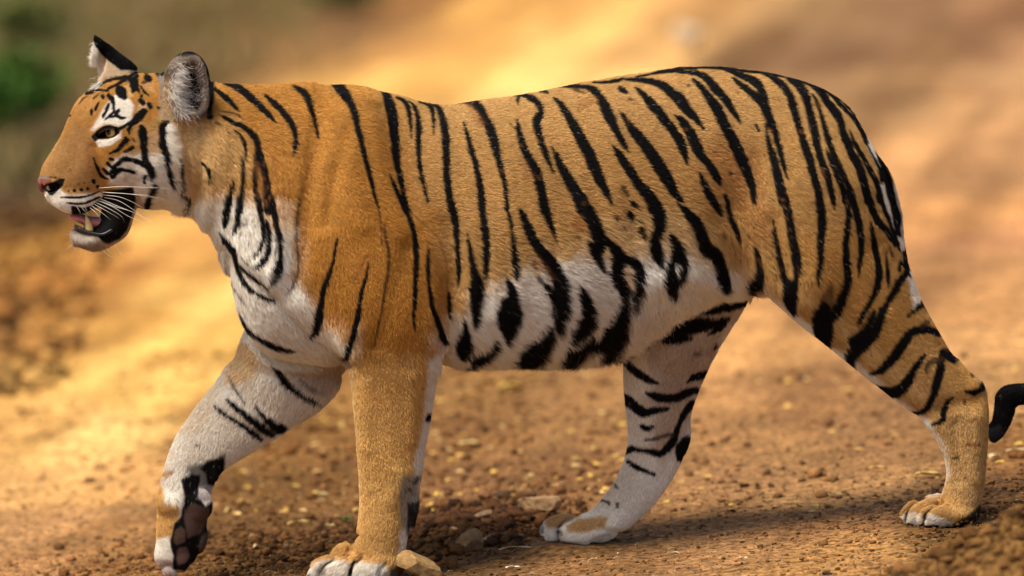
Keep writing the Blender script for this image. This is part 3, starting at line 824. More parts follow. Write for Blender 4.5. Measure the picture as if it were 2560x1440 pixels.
group(L0, 340, 1080, 4, """
1720,1310,30 1700,1340,30
2180,1300,14 2150,1360,22 2140,1440,24
G 1880,1370,40 1850,1420,40
D 1840,1400,14 1900,1325,12 1980,1275,6
D 2200,1310,16 2250,1260,6
B 2300,640,20 2480,560,12
B 2340,1070,12 2480,1090,12
F 2210,1210,30 2350,1240,20
""")  # gaps between the fore toes darkened in colour, as crease shade
group(L0, 1100, 800, 4, """
570,230,30 560,300,60 470,370,60 380,400,70 310,420,30
1100,110,60 1080,200,120 1000,290,160 910,350,150 840,390,60
1530,200,50 1480,290,110 1390,340,110 1310,370,50
1850,0,80 1800,100,140 1760,200,150 1710,290,70
1500,50,110 1420,140,110 1340,210,60
0,170,20 40,200,20
480,390,50 400,420,60 330,460,60 330,520,40
1000,330,160 900,400,190 880,470,190 880,540,120
1420,330,110 1330,390,150 1310,470,170 1310,540,110
1740,260,130 1690,330,130 1670,420,130 1670,500,90
1850,180,60 1800,280,60
""")
# spots seen only as slight darkening on neck and haunch
for q in range(90):
    cx, cy = rng.uniform(1000, 2300), rng.uniform(230, 700)
    if cy > 600 and cx < 1850: continue
    stripe(L0, [(cx, cy, rng.uniform(4, 9)), (cx + rng.uniform(-6, 6), cy + rng.uniform(2, 12), 4)], BROWNF, .35, 7)
for q in range(60):
    stripe(L0, [(rng.uniform(1880, 2000), rng.uniform(480, 690), rng.uniform(4, 8)), ], BROWNF, .4, 6)
for q in range(46):
    cx, cy = rng.uniform(660, 745), rng.uniform(370, 560)
    stripe(L0, [(cx, cy, rng.uniform(3, 6)), (cx - 2, cy + rng.uniform(4, 14), 3)], BROWNF, .4, 6)

# layer of the far legs, tail and far ear
L1 = np.empty((RH_, RW, 3)); L1[:] = WHITE
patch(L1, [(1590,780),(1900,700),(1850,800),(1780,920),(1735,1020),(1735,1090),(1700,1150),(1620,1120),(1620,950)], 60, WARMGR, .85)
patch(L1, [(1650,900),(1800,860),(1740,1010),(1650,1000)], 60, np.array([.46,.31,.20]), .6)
patch(L1, [(1356,1300),(1385,1282),(1430,1280),(1450,1290),(1400,1318),(1368,1322)], 12, TAN, .95)
patch(L1, [(1412,1312),(1440,1296),(1520,1292),(1512,1320),(1450,1334),(1420,1330)], 12, TAN, .95)
patch(L1, [(1470,1250),(1540,1190),(1560,1200),(1490,1270),(1445,1285)], 12, CREAM, .5)
patch(L1, [(1340,1355),(1390,1352),(1480,1366),(1530,1350),(1545,1345),(1540,1400),(1340,1400)], 8, BLACK, .9)
patch(L1, [(1640,1270),(1700,1180),(1730,1110),(1740,1130),(1700,1220),(1600,1320),(1560,1330)], 6, BLACK, .5)
# far fore leg
patch(L1, [(1555,860),(1620,860),(1620,1200),(1500,1300),(1460,1290),(1555,1170)], 40, CREAM, .30)
patch(L1, [(1640,1000),(1730,1000),(1715,1120),(1640,1130)], 30, np.array([.60,.44,.28]), .5)
patch(L1, [(450,1080),(700,920),(860,920),(700,1080),(470,1180)], 60, CREAM, .25)
patch(L1, [(590,840),(640,870),(655,910),(620,960),(560,960),(560,900)], 30, PALE, .8)
patch(L1, [(470,1010),(520,940),(560,960),(520,1060),(440,1090),(420,1150),(400,1230),(380,1230),(390,1150)], 30, CREAM, .6)
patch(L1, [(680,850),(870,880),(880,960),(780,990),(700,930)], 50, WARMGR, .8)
patch(L1, [(380,1230),(400,1180),(432,1180),(430,1200),(400,1225),(396,1260)], 10, ORANGE, .8)
patch(L1, [(370,1200),(410,1190),(420,1260),(450,1262),(452,1330),(432,1360),(415,1345),(390,1365),(370,1380)], 14, np.array([.66, .37, .10]), .95)
patch(L1, [(402,1196),(440,1190),(458,1215),(452,1250),(410,1258)], 12, WHITE, .9)
patch(L1, [(383,1350),(425,1340),(430,1395),(385,1400)], 12, WHITE, .95)
patch(L1, [(383,1400),(430,1398),(430,1450),(390,1450)], 10, np.array([.55,.42,.36]), .9)
patch(L1, [(1,1),(2,1),(2,2)], 1, WHITE)
patch(L1, [(500,1172),(520,1152),(560,1146),(562,1190),(548,1220),(520,1214),(515,1185)], 6, BLACK)
patch(L1, [(452,1200),(480,1185),(500,1190),(496,1240),(515,1265),(535,1250),(532,1300),(522,1360),(500,1395),(470,1430),(430,1425),(432,1390),(425,1350),(436,1310),(452,1290),(460,1240)], 6, BLACK)
patch(L1, [(470,1168),(560,1140),(562,1190),(530,1216),(500,1215),(470,1205)], 18, BLACK, .75)
patch(L1, [(502,1215),(530,1215),(532,1248),(515,1256),(494,1245)], 8, np.array([.45,.38,.36]), .85)
patch(L1, [(460,1275),(480,1260),(500,1264),(525,1268),(526,1300),(500,1335),(470,1345),(462,1310)], 8, np.array([.11,.062,.045]))
patch(L1, [(435,1330),(452,1315),(464,1325),(462,1355),(442,1362),(432,1350)], 6, np.array([.11,.062,.045]))
patch(L1, [(448,1370),(466,1368),(474,1390),(462,1408),(444,1412),(440,1395)], 6, np.array([.12,.065,.048]))
patch(L1, [(504,1340),(520,1325),(522,1360),(500,1380),(498,1365)], 6, np.array([.11,.07,.055]))
group(L1, 1400, 800, 4, grow=1.32, txt="""
1060,100,60 1200,90,110 1400,60,110 1560,40,70 1680,0,40
900,170,30 1000,185,70 1130,200,70 1300,190,40
1480,150,15 1580,100,40 1640,50,40
740,200,15 800,240,30 880,280,30
G 1360,350,40 1400,345,30
650,380,60 700,470,60 780,540,60 880,600,50 980,635,15
1270,630,10 1340,580,50 1420,560,60 1480,540,40
860,730,15 960,770,60 1080,790,65 1200,770,65 1300,720,60 1370,710,50
630,780,70 700,830,80 770,890,75 850,930,70 950,910,50 1080,890,30
1330,840,60 1260,920,55 1210,1000,40 1180,1080,35 1150,1180,50 1090,1270,60 1000,1340,50 900,1320,40 800,1310,25 720,1290,45 650,1320,40
810,1060,25 860,1090,40 930,1070,15
D 850,1205,15 960,1190,30 1050,1160,30 1140,1150,25
1270,1200,60 1230,1290,110 1210,1380,70
1540,300,10 1570,270,20
1180,-180,60 1360,-240,120 1600,-230,60
1300,-90,90 1500,-120,110 1700,-140,90 1850,-160,60
""")
group(L1, 960, 1080, 4, """
D 2310,530,26 2330,560,20
D 2170,685,26 2240,705,22 2250,730,14
D 2330,720,32 2335,750,26
2440,300,30 2530,360,40 2700,430,20
G 1762,1000,36 1770,1030,24
D 1745,1080,14 1738,1030,16 1745,960,12 1800,900,8
G 1570,950,40 1575,1000,34
""")  # crease shade between the far hind toes drawn as a dark line
group(L1, 360, 800, 4, grow=1.02, txt="""
1270,440,20 1340,530,60 1400,620,60 1480,690,60 1570,760,50 1680,820,40 1780,860,10
G 1540,590,10 1620,660,35 1720,720,40 1820,755,15
1110,880,12 1180,960,35 1260,1030,70 1340,1090,100 1410,1090,50
820,800,12 920,880,50 1020,960,60 1120,1040,80 1220,1120,80 1290,1160,50
690,850,8 780,930,25 880,1000,30 980,1060,40 1080,1130,50 1170,1200,40
D 840,560,10 890,670,25 960,770,25 1010,840,12
D 820,290,10 860,300,10
G 520,1250,16 560,1270,12
G 600,1330,12
""")
# tail: black rings, black tip
patch(L1, [(2440,940),(2800,940),(2800,1140),(2440,1140)], 3, BLACK)
patch(L1, [(2470,1075),(2500,1060),(2515,1085),(2480,1105)], 10, np.array([.05,.05,.06]), .7)
patch(L1, [(2190,440),(2300,440),(2330,860),(2240,860)], 4, WHITE)
group(L1, 1700, 480, 4, """
2160,100,80 2190,300,120 2190,420,60
2260,600,60 2280,700,80 2310,790,50
""")
# far ear: black back, white fluff in front
FE = [(226,84),(250,80),(292,112),(330,138),(364,178),(302,176),(284,163),(262,146),(240,118),(230,100)]
patch(L1, [(190,80),(380,80),(380,230),(190,230)], 2, CREAM)
patch(L1, [(215,110),(240,110),(262,160),(262,180),(235,220),(210,220)], 8, WHITE)
patch(L1, FE, 3, BLACK)

def sample(img, u, v):
    x = np.clip((u + 40) / 2, 0, RW - 1.001); y = np.clip((v + 20) / 2, 0, RH_ - 1.001)
    xi = x.astype(int); yi = y.astype(int); fx = (x - xi)[:, None]; fy = (y - yi)[:, None]
    return (img[yi, xi] * (1 - fx) + img[yi, xi + 1] * fx) * (1 - fy) + (img[yi + 1, xi] * (1 - fx) + img[yi + 1, xi + 1] * fx) * fy
def coat(p):
    u, v, far, tail, fe = paint_uv(p)
    c = sample(L0, u, v); m = far | tail | fe
    c[m] = sample(L1, u[m], v[m])
    return c, u, v, far, tail, fe
print('coat painted', round(time.time() - T0, 1))

# ------------------------------------------------------------------ materials of the animal
def attr_mat(name, attr, rough, spec, dark=1.0, sheen=0.0):
    m, n, l, b = new_mat(name)
    a = n.new('ShaderNodeAttribute'); a.attribute_name = attr
    mx = n.new('ShaderNodeMix'); mx.data_type = 'RGBA'; mx.blend_type = 'MULTIPLY'; mx.inputs[0].default_value = 1
    mx.inputs[7].default_value = (dark, dark, dark, 1)
    l.new(a.outputs['Color'], mx.inputs[6]); l.new(mx.outputs[2], b.inputs['Base Color'])
    b.inputs['Roughness'].default_value = rough; b.inputs['Specular IOR Level'].default_value = spec
    b.inputs['Sheen Weight'].default_value = sheen
    return m
skin_mat = attr_mat('tiger_skin', 'coat', 0.75, 0.15)
fur_mat = attr_mat('tiger_fur', 'coat', 0.6, 0.10)

GROUNDZ0 = float(P(890, 1468, -120)[2])
tiger = bpy.data.objects.new('tiger', None)
tiger.location = (0.2, 0.0, GROUNDZ0)
tiger['label'] = 'striped orange tiger walking left across bare dirt with its mouth open'
tiger['category'] = 'tiger'
link(tiger)
def child(o):
    o.matrix_parent_inverse = Matrix.Translation(-tiger.location)
    return o
body = child(mesh_np('body', V, Q.ravel(), np.full(len(Q), 4), skin_mat, tiger))
C0, *_ = coat(V)
def set_color(idb, name, dom, col):
    a = idb.attributes.new(name, 'FLOAT_COLOR', dom)
    a.data.foreach_set('color', np.hstack([col, np.ones((len(col), 1))]).astype(np.float32).ravel())
set_color(body.data, 'coat', 'POINT', np.clip(C0 * 0.8, 0, 1))

# ------------------------------------------------------------------ fur
# guides: u, v, direction u, direction v, length mm (body); hair lies back along the body and down the legs
G0 = np.array([(95,430,.6,-.7,2),(130,400,.75,-.65,3.5),(170,340,.7,-.7,4),(230,250,.75,-.6,5),(300,200,.9,-.25,6),(400,185,1,0,8),(150,470,.95,.1,4),(200,500,1,.2,5),(190,460,1,-.1,4),
 (240,420,.9,.2,5),(262,350,.8,.3,3.5),(290,300,.9,-.2,6),(330,380,.9,.4,9),(400,420,.8,.6,13),(440,470,.7,.75,26),(470,520,.5,.85,28),(400,500,.75,.65,22),(430,400,.8,.6,20),(350,500,.6,.7,10),
 (200,610,.1,1,12),(240,620,.3,1,13),(300,590,.6,.8,6),(290,530,.7,.5,1.5),(240,500,.9,.2,2),
 (500,300,.8,.5,14),(560,400,.6,.8,15),(560,230,.9,.35,9),(560,540,.55,.85,16),(620,650,.5,.9,14),(600,760,.4,.9,13),(640,860,.7,.75,15),(740,820,.5,.9,13),(700,300,.9,.45,9),(700,450,.6,.8,11),
 (850,230,1,.2,8),(880,420,.85,.5,8),(850,600,.5,.85,8),(820,760,.3,.95,11),(860,880,.4,.95,14),(960,700,.4,.9,8),(1000,850,.3,1,9),
 (1050,300,1,.25,8),(1100,500,.95,.3,9),(1090,700,.7,.7,10),(1130,850,.6,.8,16),(1300,300,1,.15,9),(1300,500,1,.2,9),(1300,700,1,.35,12),(1250,850,.75,.6,18),(1350,900,.5,.85,26),
 (1500,400,1,.2,9),(1500,650,1,.35,13),(1480,800,.7,.7,22),(1200,905,.5,.8,26),(1350,905,.45,.9,34),(1500,890,.35,.95,40),(1560,880,.3,.95,40),(1600,800,.3,.95,34),(1700,720,.3,.95,24),(1700,300,1,.2,9),(1700,500,.95,.35,10),(1800,640,.6,.8,18),(1860,720,.5,.85,20),
 (1900,300,.95,.35,9),(1900,500,.8,.6,10),(2050,400,.8,.6,9),(2050,600,.75,.65,10),(2000,760,.6,.75,14),(2180,450,.5,.85,11),(2200,650,.55,.8,10),(2200,800,.7,.65,10),(2100,860,.7,.7,12),(2300,900,.7,.7,9),(2400,960,.6,.75,8),(2300,1010,.7,.75,9),
 (2420,1060,.25,.95,8),(2410,1150,.05,1,7),(2400,1230,-.2,.95,7),(2340,1265,-.85,.45,6),(2280,1280,-.95,.3,6),(2430,1280,0,1,7),
 (940,980,.25,1,7),(980,1100,.3,1,6.5),(940,1250,.2,1,6),(1030,1200,.3,.95,12),(930,1350,-.2,.95,8),(850,1400,-.8,.6,9),(900,1420,-.6,.8,9),(1060,1000,.5,.85,11),
 (450,160,.0,-.9,4),(500,200,.3,-.8,4),(520,240,.5,-.3,4),(470,240,.3,-.3,6),(415,220,-.2,-.7,4),(410,300,.6,.3,9),(500,290,.6,.6,8)], float)
G1 = np.array([(700,900,-.2,.95,12),(820,920,-.3,.95,14),(600,900,-.5,.85,12),(560,1000,-.4,.9,10),(650,1050,-.3,.95,11),(480,1080,-.45,.9,9),(450,1150,-.3,.95,10),(560,1130,-.1,1,9),(420,1220,-.2,1,10),(440,1230,.4,.9,14),
 (400,1300,-.05,1,6),(400,1400,0,1,7),(480,1300,.1,1,1.2),(460,1390,.1,1,1.2),(540,1190,0,1,3),(500,1230,0,1,7),(1600,850,.1,1,11),(1750,820,-.1,1,11),(1600,980,0,1,8),(1700,980,-.1,1,8),(1600,1100,-.1,1,7),(1690,1120,-.1,1,8),(1590,1210,-.5,.85,7),(1520,1280,-.75,.65,7),
 (1440,1300,-.9,.3,6),(1370,1310,-.9,.4,6),(1500,1340,-.5,.8,6),(2210,450,.4,.9,9),(2260,650,.3,.95,9),(2540,1000,.3,-.6,6),(2500,1080,-.6,.7,7),(240,150,-.85,.1,14),(232,190,-.8,.4,12),(300,150,.1,-.9,4),(250,110,-.2,-.9,5),(268,195,-.4,-.3,12)], float)
def guides(u, v, G):
    d2 = (u[:, None] - G[:, 0]) ** 2 + (v[:, None] - G[:, 1]) ** 2 + 60.0
    w = d2 ** -1.6; w /= w.sum(1, keepdims=True)
    return w @ G[:, 2:]
def build_fur(nh, seed):
    r = np.random.default_rng(seed)
    T = np.vstack([Q[:, [0, 1, 2]], Q[:, [0, 2, 3]]])
    a, b, c = V[T[:, 0]], V[T[:, 1]], V[T[:, 2]]
    cr = np.cross(b - a, c - a); area = np.linalg.norm(cr, axis=1) / 2
    cn = (a + b + c) / 3
    nn = cr / (2 * area[:, None] + 1e-12)
    view = CAM - cn; view /= np.linalg.norm(view, axis=1, keepdims=True)
    # the hidden side carries a thinner coat
    facing = (nn * view).sum(1)
    w = area * np.where(facing > -0.35, 1.0, 0.12)
    u0, v0 = proj(cn)
    w = w * np.where((u0 > -60) & (u0 < 2640) & (v0 < 1520), 1.0, .1)
    w = w * np.where((u0 < 560) & (v0 < 660), 3.4, 1.0) * np.where(v0 > 1180, 1.5, 1.0)
    w /= w.sum()
    ti = np.sort(r.choice(len(T), nh, p=w))
    s1 = np.sqrt(r.random(nh)); s2 = r.random(nh)
    wa, wb, wc = (1 - s1)[:, None], (s1 * (1 - s2))[:, None], (s1 * s2)[:, None]
    p = V[T[ti, 0]] * wa + V[T[ti, 1]] * wb + V[T[ti, 2]] * wc
    n = N[T[ti, 0]] * wa + N[T[ti, 1]] * wb + N[T[ti, 2]] * wc
    n /= np.linalg.norm(n, axis=1, keepdims=True)
    col, u, v, far, tail, fe = coat(p)
    g = np.empty((nh, 3))
    m = far | tail | fe
    for i in range(0, nh, 50000):
        sl = slice(i, i + 50000)
        g0 = guides(u[sl], v[sl], G0); g1 = guides(u[sl], v[sl], G1)
        g[sl] = np.where(m[sl][:, None], g1, g0)
    L = g[:, 2] * 1.12e-3 * r.uniform(0.65, 1.25, nh) * np.where((u < 470) & (v < 660), .8, 1.0)
    # bare skin: lips, nose, pads, eye rims
    bare = inpoly(u, v, hp([(130,430),(310,450),(480,470),(450,560),(320,650),(200,560)], 350)) & (p[:, 1] < .1)
    bare |= inpoly(u, v, hp([(590,975),(640,900),(790,820),(930,680),(1280,600),(1230,900),(1100,1090),(900,1100),(640,1060)], 350)) & ~m
    bare |= inpoly(u, v, hp([(790,1330),(930,1220),(1010,1200),(1120,1235),(1110,1300),(960,1345),(840,1390)], 60)) & ~m
    dr = np.stack([g[:, 0], np.zeros(nh), -g[:, 1]], 1)
    # clumping and parting
    nx = fbm(u / 7, v / 7, 3, 31) - .5; ny = fbm(u / 7, v / 7, 3, 41) - .5
    bx = fbm(u / 40, v / 40, 2, 51) - .5
    cl = .55 + .9 * smooth(g[:, 2], 9, 18)
    dr[:, 0] += (nx * 1.3 + bx * .8) * cl; dr[:, 2] += ny * 1.3 * cl; dr[:, 1] += (fbm(u / 9, v / 9, 2, 61) - .5) * .6
    dr += r.normal(0, .13, (nh, 3))
    dt = dr - n * (dr * n).sum(1, keepdims=True)
    ln = np.linalg.norm(dt, axis=1, keepdims=True); dt /= np.maximum(ln, 1e-6)
    lift = np.where(L > .014, .32, .15)[:, None] + r.normal(0, .08, (nh, 1))
    lift = np.where(fe[:, None] | ((u > 400) & (u < 535) & (v < 300))[:, None], .75, lift)
    d1 = dt + n * (lift + .35); d1 /= np.linalg.norm(d1, axis=1, keepdims=True)
    d2 = dt + n * (lift - .12); d2 /= np.linalg.norm(d2, axis=1, keepdims=True)
    d3 = dt + n * (lift - .32); d3[:, 2] -= np.clip((L - .012) * 18, 0, .4); d3 /= np.linalg.norm(d3, axis=1, keepdims=True)
    L = L[:, None]
    pts = np.stack([p - n * .0006, p + d1 * L * .3, p + (d1 * .3 + d2 * .35) * L, p + (d1 * .3 + d2 * .35 + d3 * .35) * L], 1)
    keep = ~bare
    mid = p + (d1 * .3 + d2 * .25) * L
    mid = mid + n * .0008
    col = coat(mid)[0]
    # single hairs vary; pale hairs carry dark tips here and there
    val = r.lognormal(0, .15, nh)[:, None] * (0.86 + .28 * fbm(u / 5, v / 5, 2, 71))[:, None] * (0.88 + .24 * fbm(u / 60, v / 60, 3, 81))[:, None]
    lum = col.mean(1, keepdims=True)
    hue = r.normal(0, .05, nh)
    col = col * np.where(lum > .1, val, 1)
    col[:, 0] *= 1 + hue * .5; col[:, 2] *= 1 - hue
    dk = (r.random(nh) < .03) & (lum[:, 0] > .1) & (lum[:, 0] < .45)
    col[dk] = col[dk] * .35
    lt = (r.random(nh) < .006) & (lum[:, 0] < .1)
    col[lt] = np.array([.30, .26, .22])
    return pts[keep], np.clip(col[keep], 0, .95), L[keep, 0]
def make_curves(name, pts, rad, col, mat, parent):
    n, k = pts.shape[:2]
    cu = bpy.data.hair_curves.new(name)
    cu.add_curves([k] * n)
    cu.attributes['position'].data.foreach_set('vector', pts.astype(np.float32).ravel())
    ra = cu.attributes.get('radius') or cu.attributes.new('radius', 'FLOAT', 'POINT')
    ra.data.foreach_set('value', rad.astype(np.float32).ravel())
    set_color(cu, 'coat', 'CURVE', col)
    cu.materials.append(mat)
    o = link(bpy.data.objects.new(name, cu), parent)
    return o
NH = 900000
fp, fc, fl = build_fur(NH, 5)
hsc = np.where((fp[:, 0, 0] < float(P(470, 300, 0)[0])) & (fp[:, 0, 2] > ZS), .72, 1.0)[:, None]
rr = hsc * np.array([.00025, .00025, .00019, .00004])[None, :] * (0.8 + 0.5 * np.random.default_rng(1).random((len(fp), 1)))
fur = child(make_curves('fur', fp, rr, fc, fur_mat, tiger))
fur['kind'] = 'stuff'
print('fur', len(fp), round(time.time() - T0, 1))
# ------------------------------------------------------------------ ground
A_ = P(890, 1462, -120); B_ = P(2345, 1314, -125); C_ = P(1450, 1356, 100)
M_ = np.array([[q[0], q[1], 1] for q in (A_, B_, C_)]); GSX, GSY, G0C = np.linalg.solve(M_, np.array([A_[2], B_[2], C_[2]]))
GSY = max(min(GSY, 0.03), -0.02)
G0C = A_[2] - GSX * A_[0] - GSY * A_[1]
def plane_h(x, y):
    fx = 14 * np.tanh(x / 14)
    fy = 40 * np.tanh(y / 40)
    return G0C + GSX * fx + GSY * fy
def ghit(u, v):
    """where the line of sight through a photo point meets the ground"""
    a = (np.asarray(u, float) - 1280) / FPX; b = (720 - np.asarray(v, float)) / FPX
    d = np.stack([a, FWD[1] + b * UPV[1], FWD[2] + b * UPV[2]], -1)
    t = np.full(a.shape, 14.0)
    for i in range(60):
        p = CAM + d * t[..., None]
        t = t + (p[..., 2] - plane_h(p[..., 0], p[..., 1])) / (-d[..., 2] + 0.02) * 0.8
    return CAM + d * t[..., None]
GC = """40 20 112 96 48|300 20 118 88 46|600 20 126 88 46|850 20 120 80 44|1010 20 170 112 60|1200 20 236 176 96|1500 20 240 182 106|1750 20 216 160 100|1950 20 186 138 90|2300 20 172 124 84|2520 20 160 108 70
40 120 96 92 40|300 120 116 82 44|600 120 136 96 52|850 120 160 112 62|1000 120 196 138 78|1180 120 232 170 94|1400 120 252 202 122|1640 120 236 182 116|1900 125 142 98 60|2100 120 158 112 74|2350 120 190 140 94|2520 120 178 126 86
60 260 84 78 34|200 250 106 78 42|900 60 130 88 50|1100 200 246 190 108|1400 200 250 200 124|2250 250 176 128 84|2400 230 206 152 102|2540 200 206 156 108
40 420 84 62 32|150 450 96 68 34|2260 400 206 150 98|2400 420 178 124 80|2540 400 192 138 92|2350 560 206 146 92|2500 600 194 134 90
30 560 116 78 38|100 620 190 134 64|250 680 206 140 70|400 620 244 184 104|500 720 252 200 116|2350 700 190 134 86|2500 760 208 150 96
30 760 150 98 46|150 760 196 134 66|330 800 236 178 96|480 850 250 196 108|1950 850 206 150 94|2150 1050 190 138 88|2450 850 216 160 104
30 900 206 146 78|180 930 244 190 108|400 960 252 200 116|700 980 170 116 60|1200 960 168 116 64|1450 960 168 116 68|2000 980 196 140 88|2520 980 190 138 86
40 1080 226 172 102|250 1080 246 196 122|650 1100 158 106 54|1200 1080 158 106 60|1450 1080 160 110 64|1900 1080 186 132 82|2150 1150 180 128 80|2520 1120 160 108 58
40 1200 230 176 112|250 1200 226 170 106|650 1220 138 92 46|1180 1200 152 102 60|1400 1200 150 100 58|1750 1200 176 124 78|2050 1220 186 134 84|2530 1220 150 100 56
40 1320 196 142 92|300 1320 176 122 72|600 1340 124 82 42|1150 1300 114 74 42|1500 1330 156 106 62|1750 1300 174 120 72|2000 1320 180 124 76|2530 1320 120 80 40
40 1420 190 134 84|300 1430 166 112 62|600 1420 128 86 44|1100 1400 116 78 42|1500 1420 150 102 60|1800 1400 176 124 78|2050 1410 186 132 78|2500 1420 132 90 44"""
gpts, gcol = [], []
for t in GC.replace('\n', '|').split('|'):
    q = [float(x) for x in t.split()]
    gpts.append(q[:2]); gcol.append(lin(q[2:]))
gpts = np.array(gpts); gcol = np.array(gcol)
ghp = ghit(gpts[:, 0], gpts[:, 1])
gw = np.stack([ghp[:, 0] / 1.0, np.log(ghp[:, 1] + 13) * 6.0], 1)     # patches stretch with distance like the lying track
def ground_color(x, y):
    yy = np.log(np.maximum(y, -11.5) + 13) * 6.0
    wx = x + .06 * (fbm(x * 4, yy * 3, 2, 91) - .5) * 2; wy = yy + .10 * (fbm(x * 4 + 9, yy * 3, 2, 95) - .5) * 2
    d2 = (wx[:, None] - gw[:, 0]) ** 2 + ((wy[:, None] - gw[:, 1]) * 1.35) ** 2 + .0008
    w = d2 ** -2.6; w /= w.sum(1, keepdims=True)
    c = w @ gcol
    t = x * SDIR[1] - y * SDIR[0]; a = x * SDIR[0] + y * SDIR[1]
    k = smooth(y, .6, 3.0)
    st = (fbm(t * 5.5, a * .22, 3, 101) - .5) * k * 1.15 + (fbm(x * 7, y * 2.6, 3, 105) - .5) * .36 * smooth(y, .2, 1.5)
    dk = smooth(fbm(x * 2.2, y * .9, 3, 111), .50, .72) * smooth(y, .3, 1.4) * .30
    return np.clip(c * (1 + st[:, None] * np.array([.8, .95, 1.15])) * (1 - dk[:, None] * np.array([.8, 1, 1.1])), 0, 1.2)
SP = ghit(np.array([2060., 2480.]), np.array([720., 170.])); SDIR = (SP[1] - SP[0])[:2]; SDIR = SDIR / np.linalg.norm(SDIR)
def graded(lo, a, b, hi, h, g=1.09):
    c = list(np.arange(a, b, h)); s = h; x = c[-1]
    while x < hi: s *= g; x += s; c.append(x)
    s = h; x = a; f = []
    while x > lo: s *= g; x -= s; f.append(x)
    return np.array(f[::-1] + c)
gx = graded(-160, -1.25, 1.3, 160, .009); gy = graded(-40, -.75, 1.4, 420, .009, 1.035)
XX, YY = np.meshgrid(gx, gy, indexing='ij'); X1, Y1 = XX.ravel(), YY.ravel()
pile = ghit(np.array([1170.]), np.array([1330.]))[0]
def rough_zone(x, y):
    a = np.exp(-(((x - pile[0]) / .16) ** 2 + ((y - pile[1]) / .26) ** 2))
    q = ghit(np.array([640.]), np.array([1400.]))[0]
    b = np.exp(-(((x - q[0]) / .26) ** 2 + ((y - q[1]) / .22) ** 2))
    q = ghit(np.array([2470.]), np.array([1250.]))[0]
    c = np.exp(-(((x - q[0]) / .22) ** 2 + ((y - q[1]) / .35) ** 2))
    return np.clip(a + b * .8 + c * .6, 0, 1)
mq = ghit(np.array([2620.]), np.array([1500.]))[0]
def mound(x, y):
    # low bank of loose earth at the near right corner
    d = ((x - mq[0]) * .80 + (y - mq[1]) * .10)
    r = np.hypot((x - mq[0]) / .42, (y - mq[1]) / .55)
    return .155 * (1 - smooth(r, .0, 1.0)) * (1 + .5 * (fbm(x * 14, y * 14, 3, 7) - .5))
def near_falloff(x, y): return 1 - smooth(np.hypot(x, y), 8, 40)
def ground_h(x, y):
    h = plane_h(x, y)
    h = h + .010 * (fbm(x * 9, y * 9, 4, 1) - .5) + .05 * (fbm(x * .9 + 5, y * .7, 3, 2) - .5) * smooth(np.hypot(x, y - .0), 1.6, 4)
    h = h + .016 * (fbm(x * 30, y * 30, 3, 4) - .45) * rough_zone(x, y) + .018 * rough_zone(x, y)
    h = h + 1.2 * (fbm(x * .05, y * .04, 2, 6) - .5) * smooth(np.hypot(x, y), 45, 120)
    return h + mound(x, y)
def surf_z(x, y): return float(ground_h(np.array([x]), np.array([y]))[0])
H1 = ground_h(X1, Y1)
# paws press the earth: keep the ground at foot level where they stand
for (u, v, yy, r) in ((890, 1462, -120, .11), (2345, 1314, -125, .10), (1450, 1356, 100, .10)):
    q = P(u, v, yy); w = np.exp(-(((X1 - q[0]) ** 2 + (Y1 - q[1]) ** 2) / r ** 2) ** 2)
    H1 = H1 * (1 - w) + (q[2] - .001 + .004 * (fbm(X1 * 20, Y1 * 20, 2, 3) - .5)) * w
nxg, nyg = len(gx), len(gy)
ii, jj = np.meshgrid(np.arange(nxg - 1), np.arange(nyg - 1), indexing='ij')
a = (ii * nyg + jj).ravel(); gq = np.stack([a, a + nyg, a + nyg + 1, a + 1], 1)
gm, n, l, b = new_mat('bare_earth')
at = n.new('ShaderNodeAttribute'); at.attribute_name = 'soil'
tc = n.new('ShaderNodeTexCoord')
n1 = n.new('ShaderNodeTexNoise'); n1.inputs['Scale'].default_value = 55; n1.inputs['Detail'].default_value = 8; n1.inputs['Roughness'].default_value = .68
n2 = n.new('ShaderNodeTexNoise'); n2.inputs['Scale'].default_value = 7; n2.inputs['Detail'].default_value = 5
n3 = n.new('ShaderNodeTexVoronoi'); n3.inputs['Scale'].default_value = 130
for q in (n1, n2, n3): l.new(tc.outputs['Object'], q.inputs['Vector'])
def mrange(src, lo, hi, a0=0.0, a1=1.0):
    q = n.new('ShaderNodeMapRange'); q.inputs['From Min'].default_value = a0; q.inputs['From Max'].default_value = a1
    q.inputs['To Min'].default_value = lo; q.inputs['To Max'].default_value = hi; l.new(src, q.inputs['Value']); return q.outputs['Result']
def mul(x, y):
    q = n.new('ShaderNodeVectorMath'); q.operation = 'MULTIPLY'; l.new(x, q.inputs[0]); l.new(y, q.inputs[1]); return q.outputs[0]
cc = mul(at.outputs['Color'], mrange(n1.outputs['Fac'], .22, 1.70, .34, .66))
cc = mul(cc, mrange(n2.outputs['Fac'], .78, 1.2, .3, .7))
cc = mul(cc, mrange(n3.outputs['Distance'], 1.12, .8, .1, .6))
l.new(cc, b.inputs['Base Color']); b.inputs['Roughness'].default_value = .95; b.inputs['Specular IOR Level'].default_value = .12
bp = n.new('ShaderNodeBump'); bp.inputs['Strength'].default_value = .8; bp.inputs['Distance'].default_value = .006
l.new(n1.outputs['Fac'], bp.inputs['Height']); l.new(bp.outputs[0], b.inputs['Normal'])
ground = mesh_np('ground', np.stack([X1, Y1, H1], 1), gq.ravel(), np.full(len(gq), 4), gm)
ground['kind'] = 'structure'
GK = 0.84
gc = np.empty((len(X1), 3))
for i in range(0, len(X1), 40000): gc[i:i + 40000] = ground_color(X1[i:i + 40000], Y1[i:i + 40000])
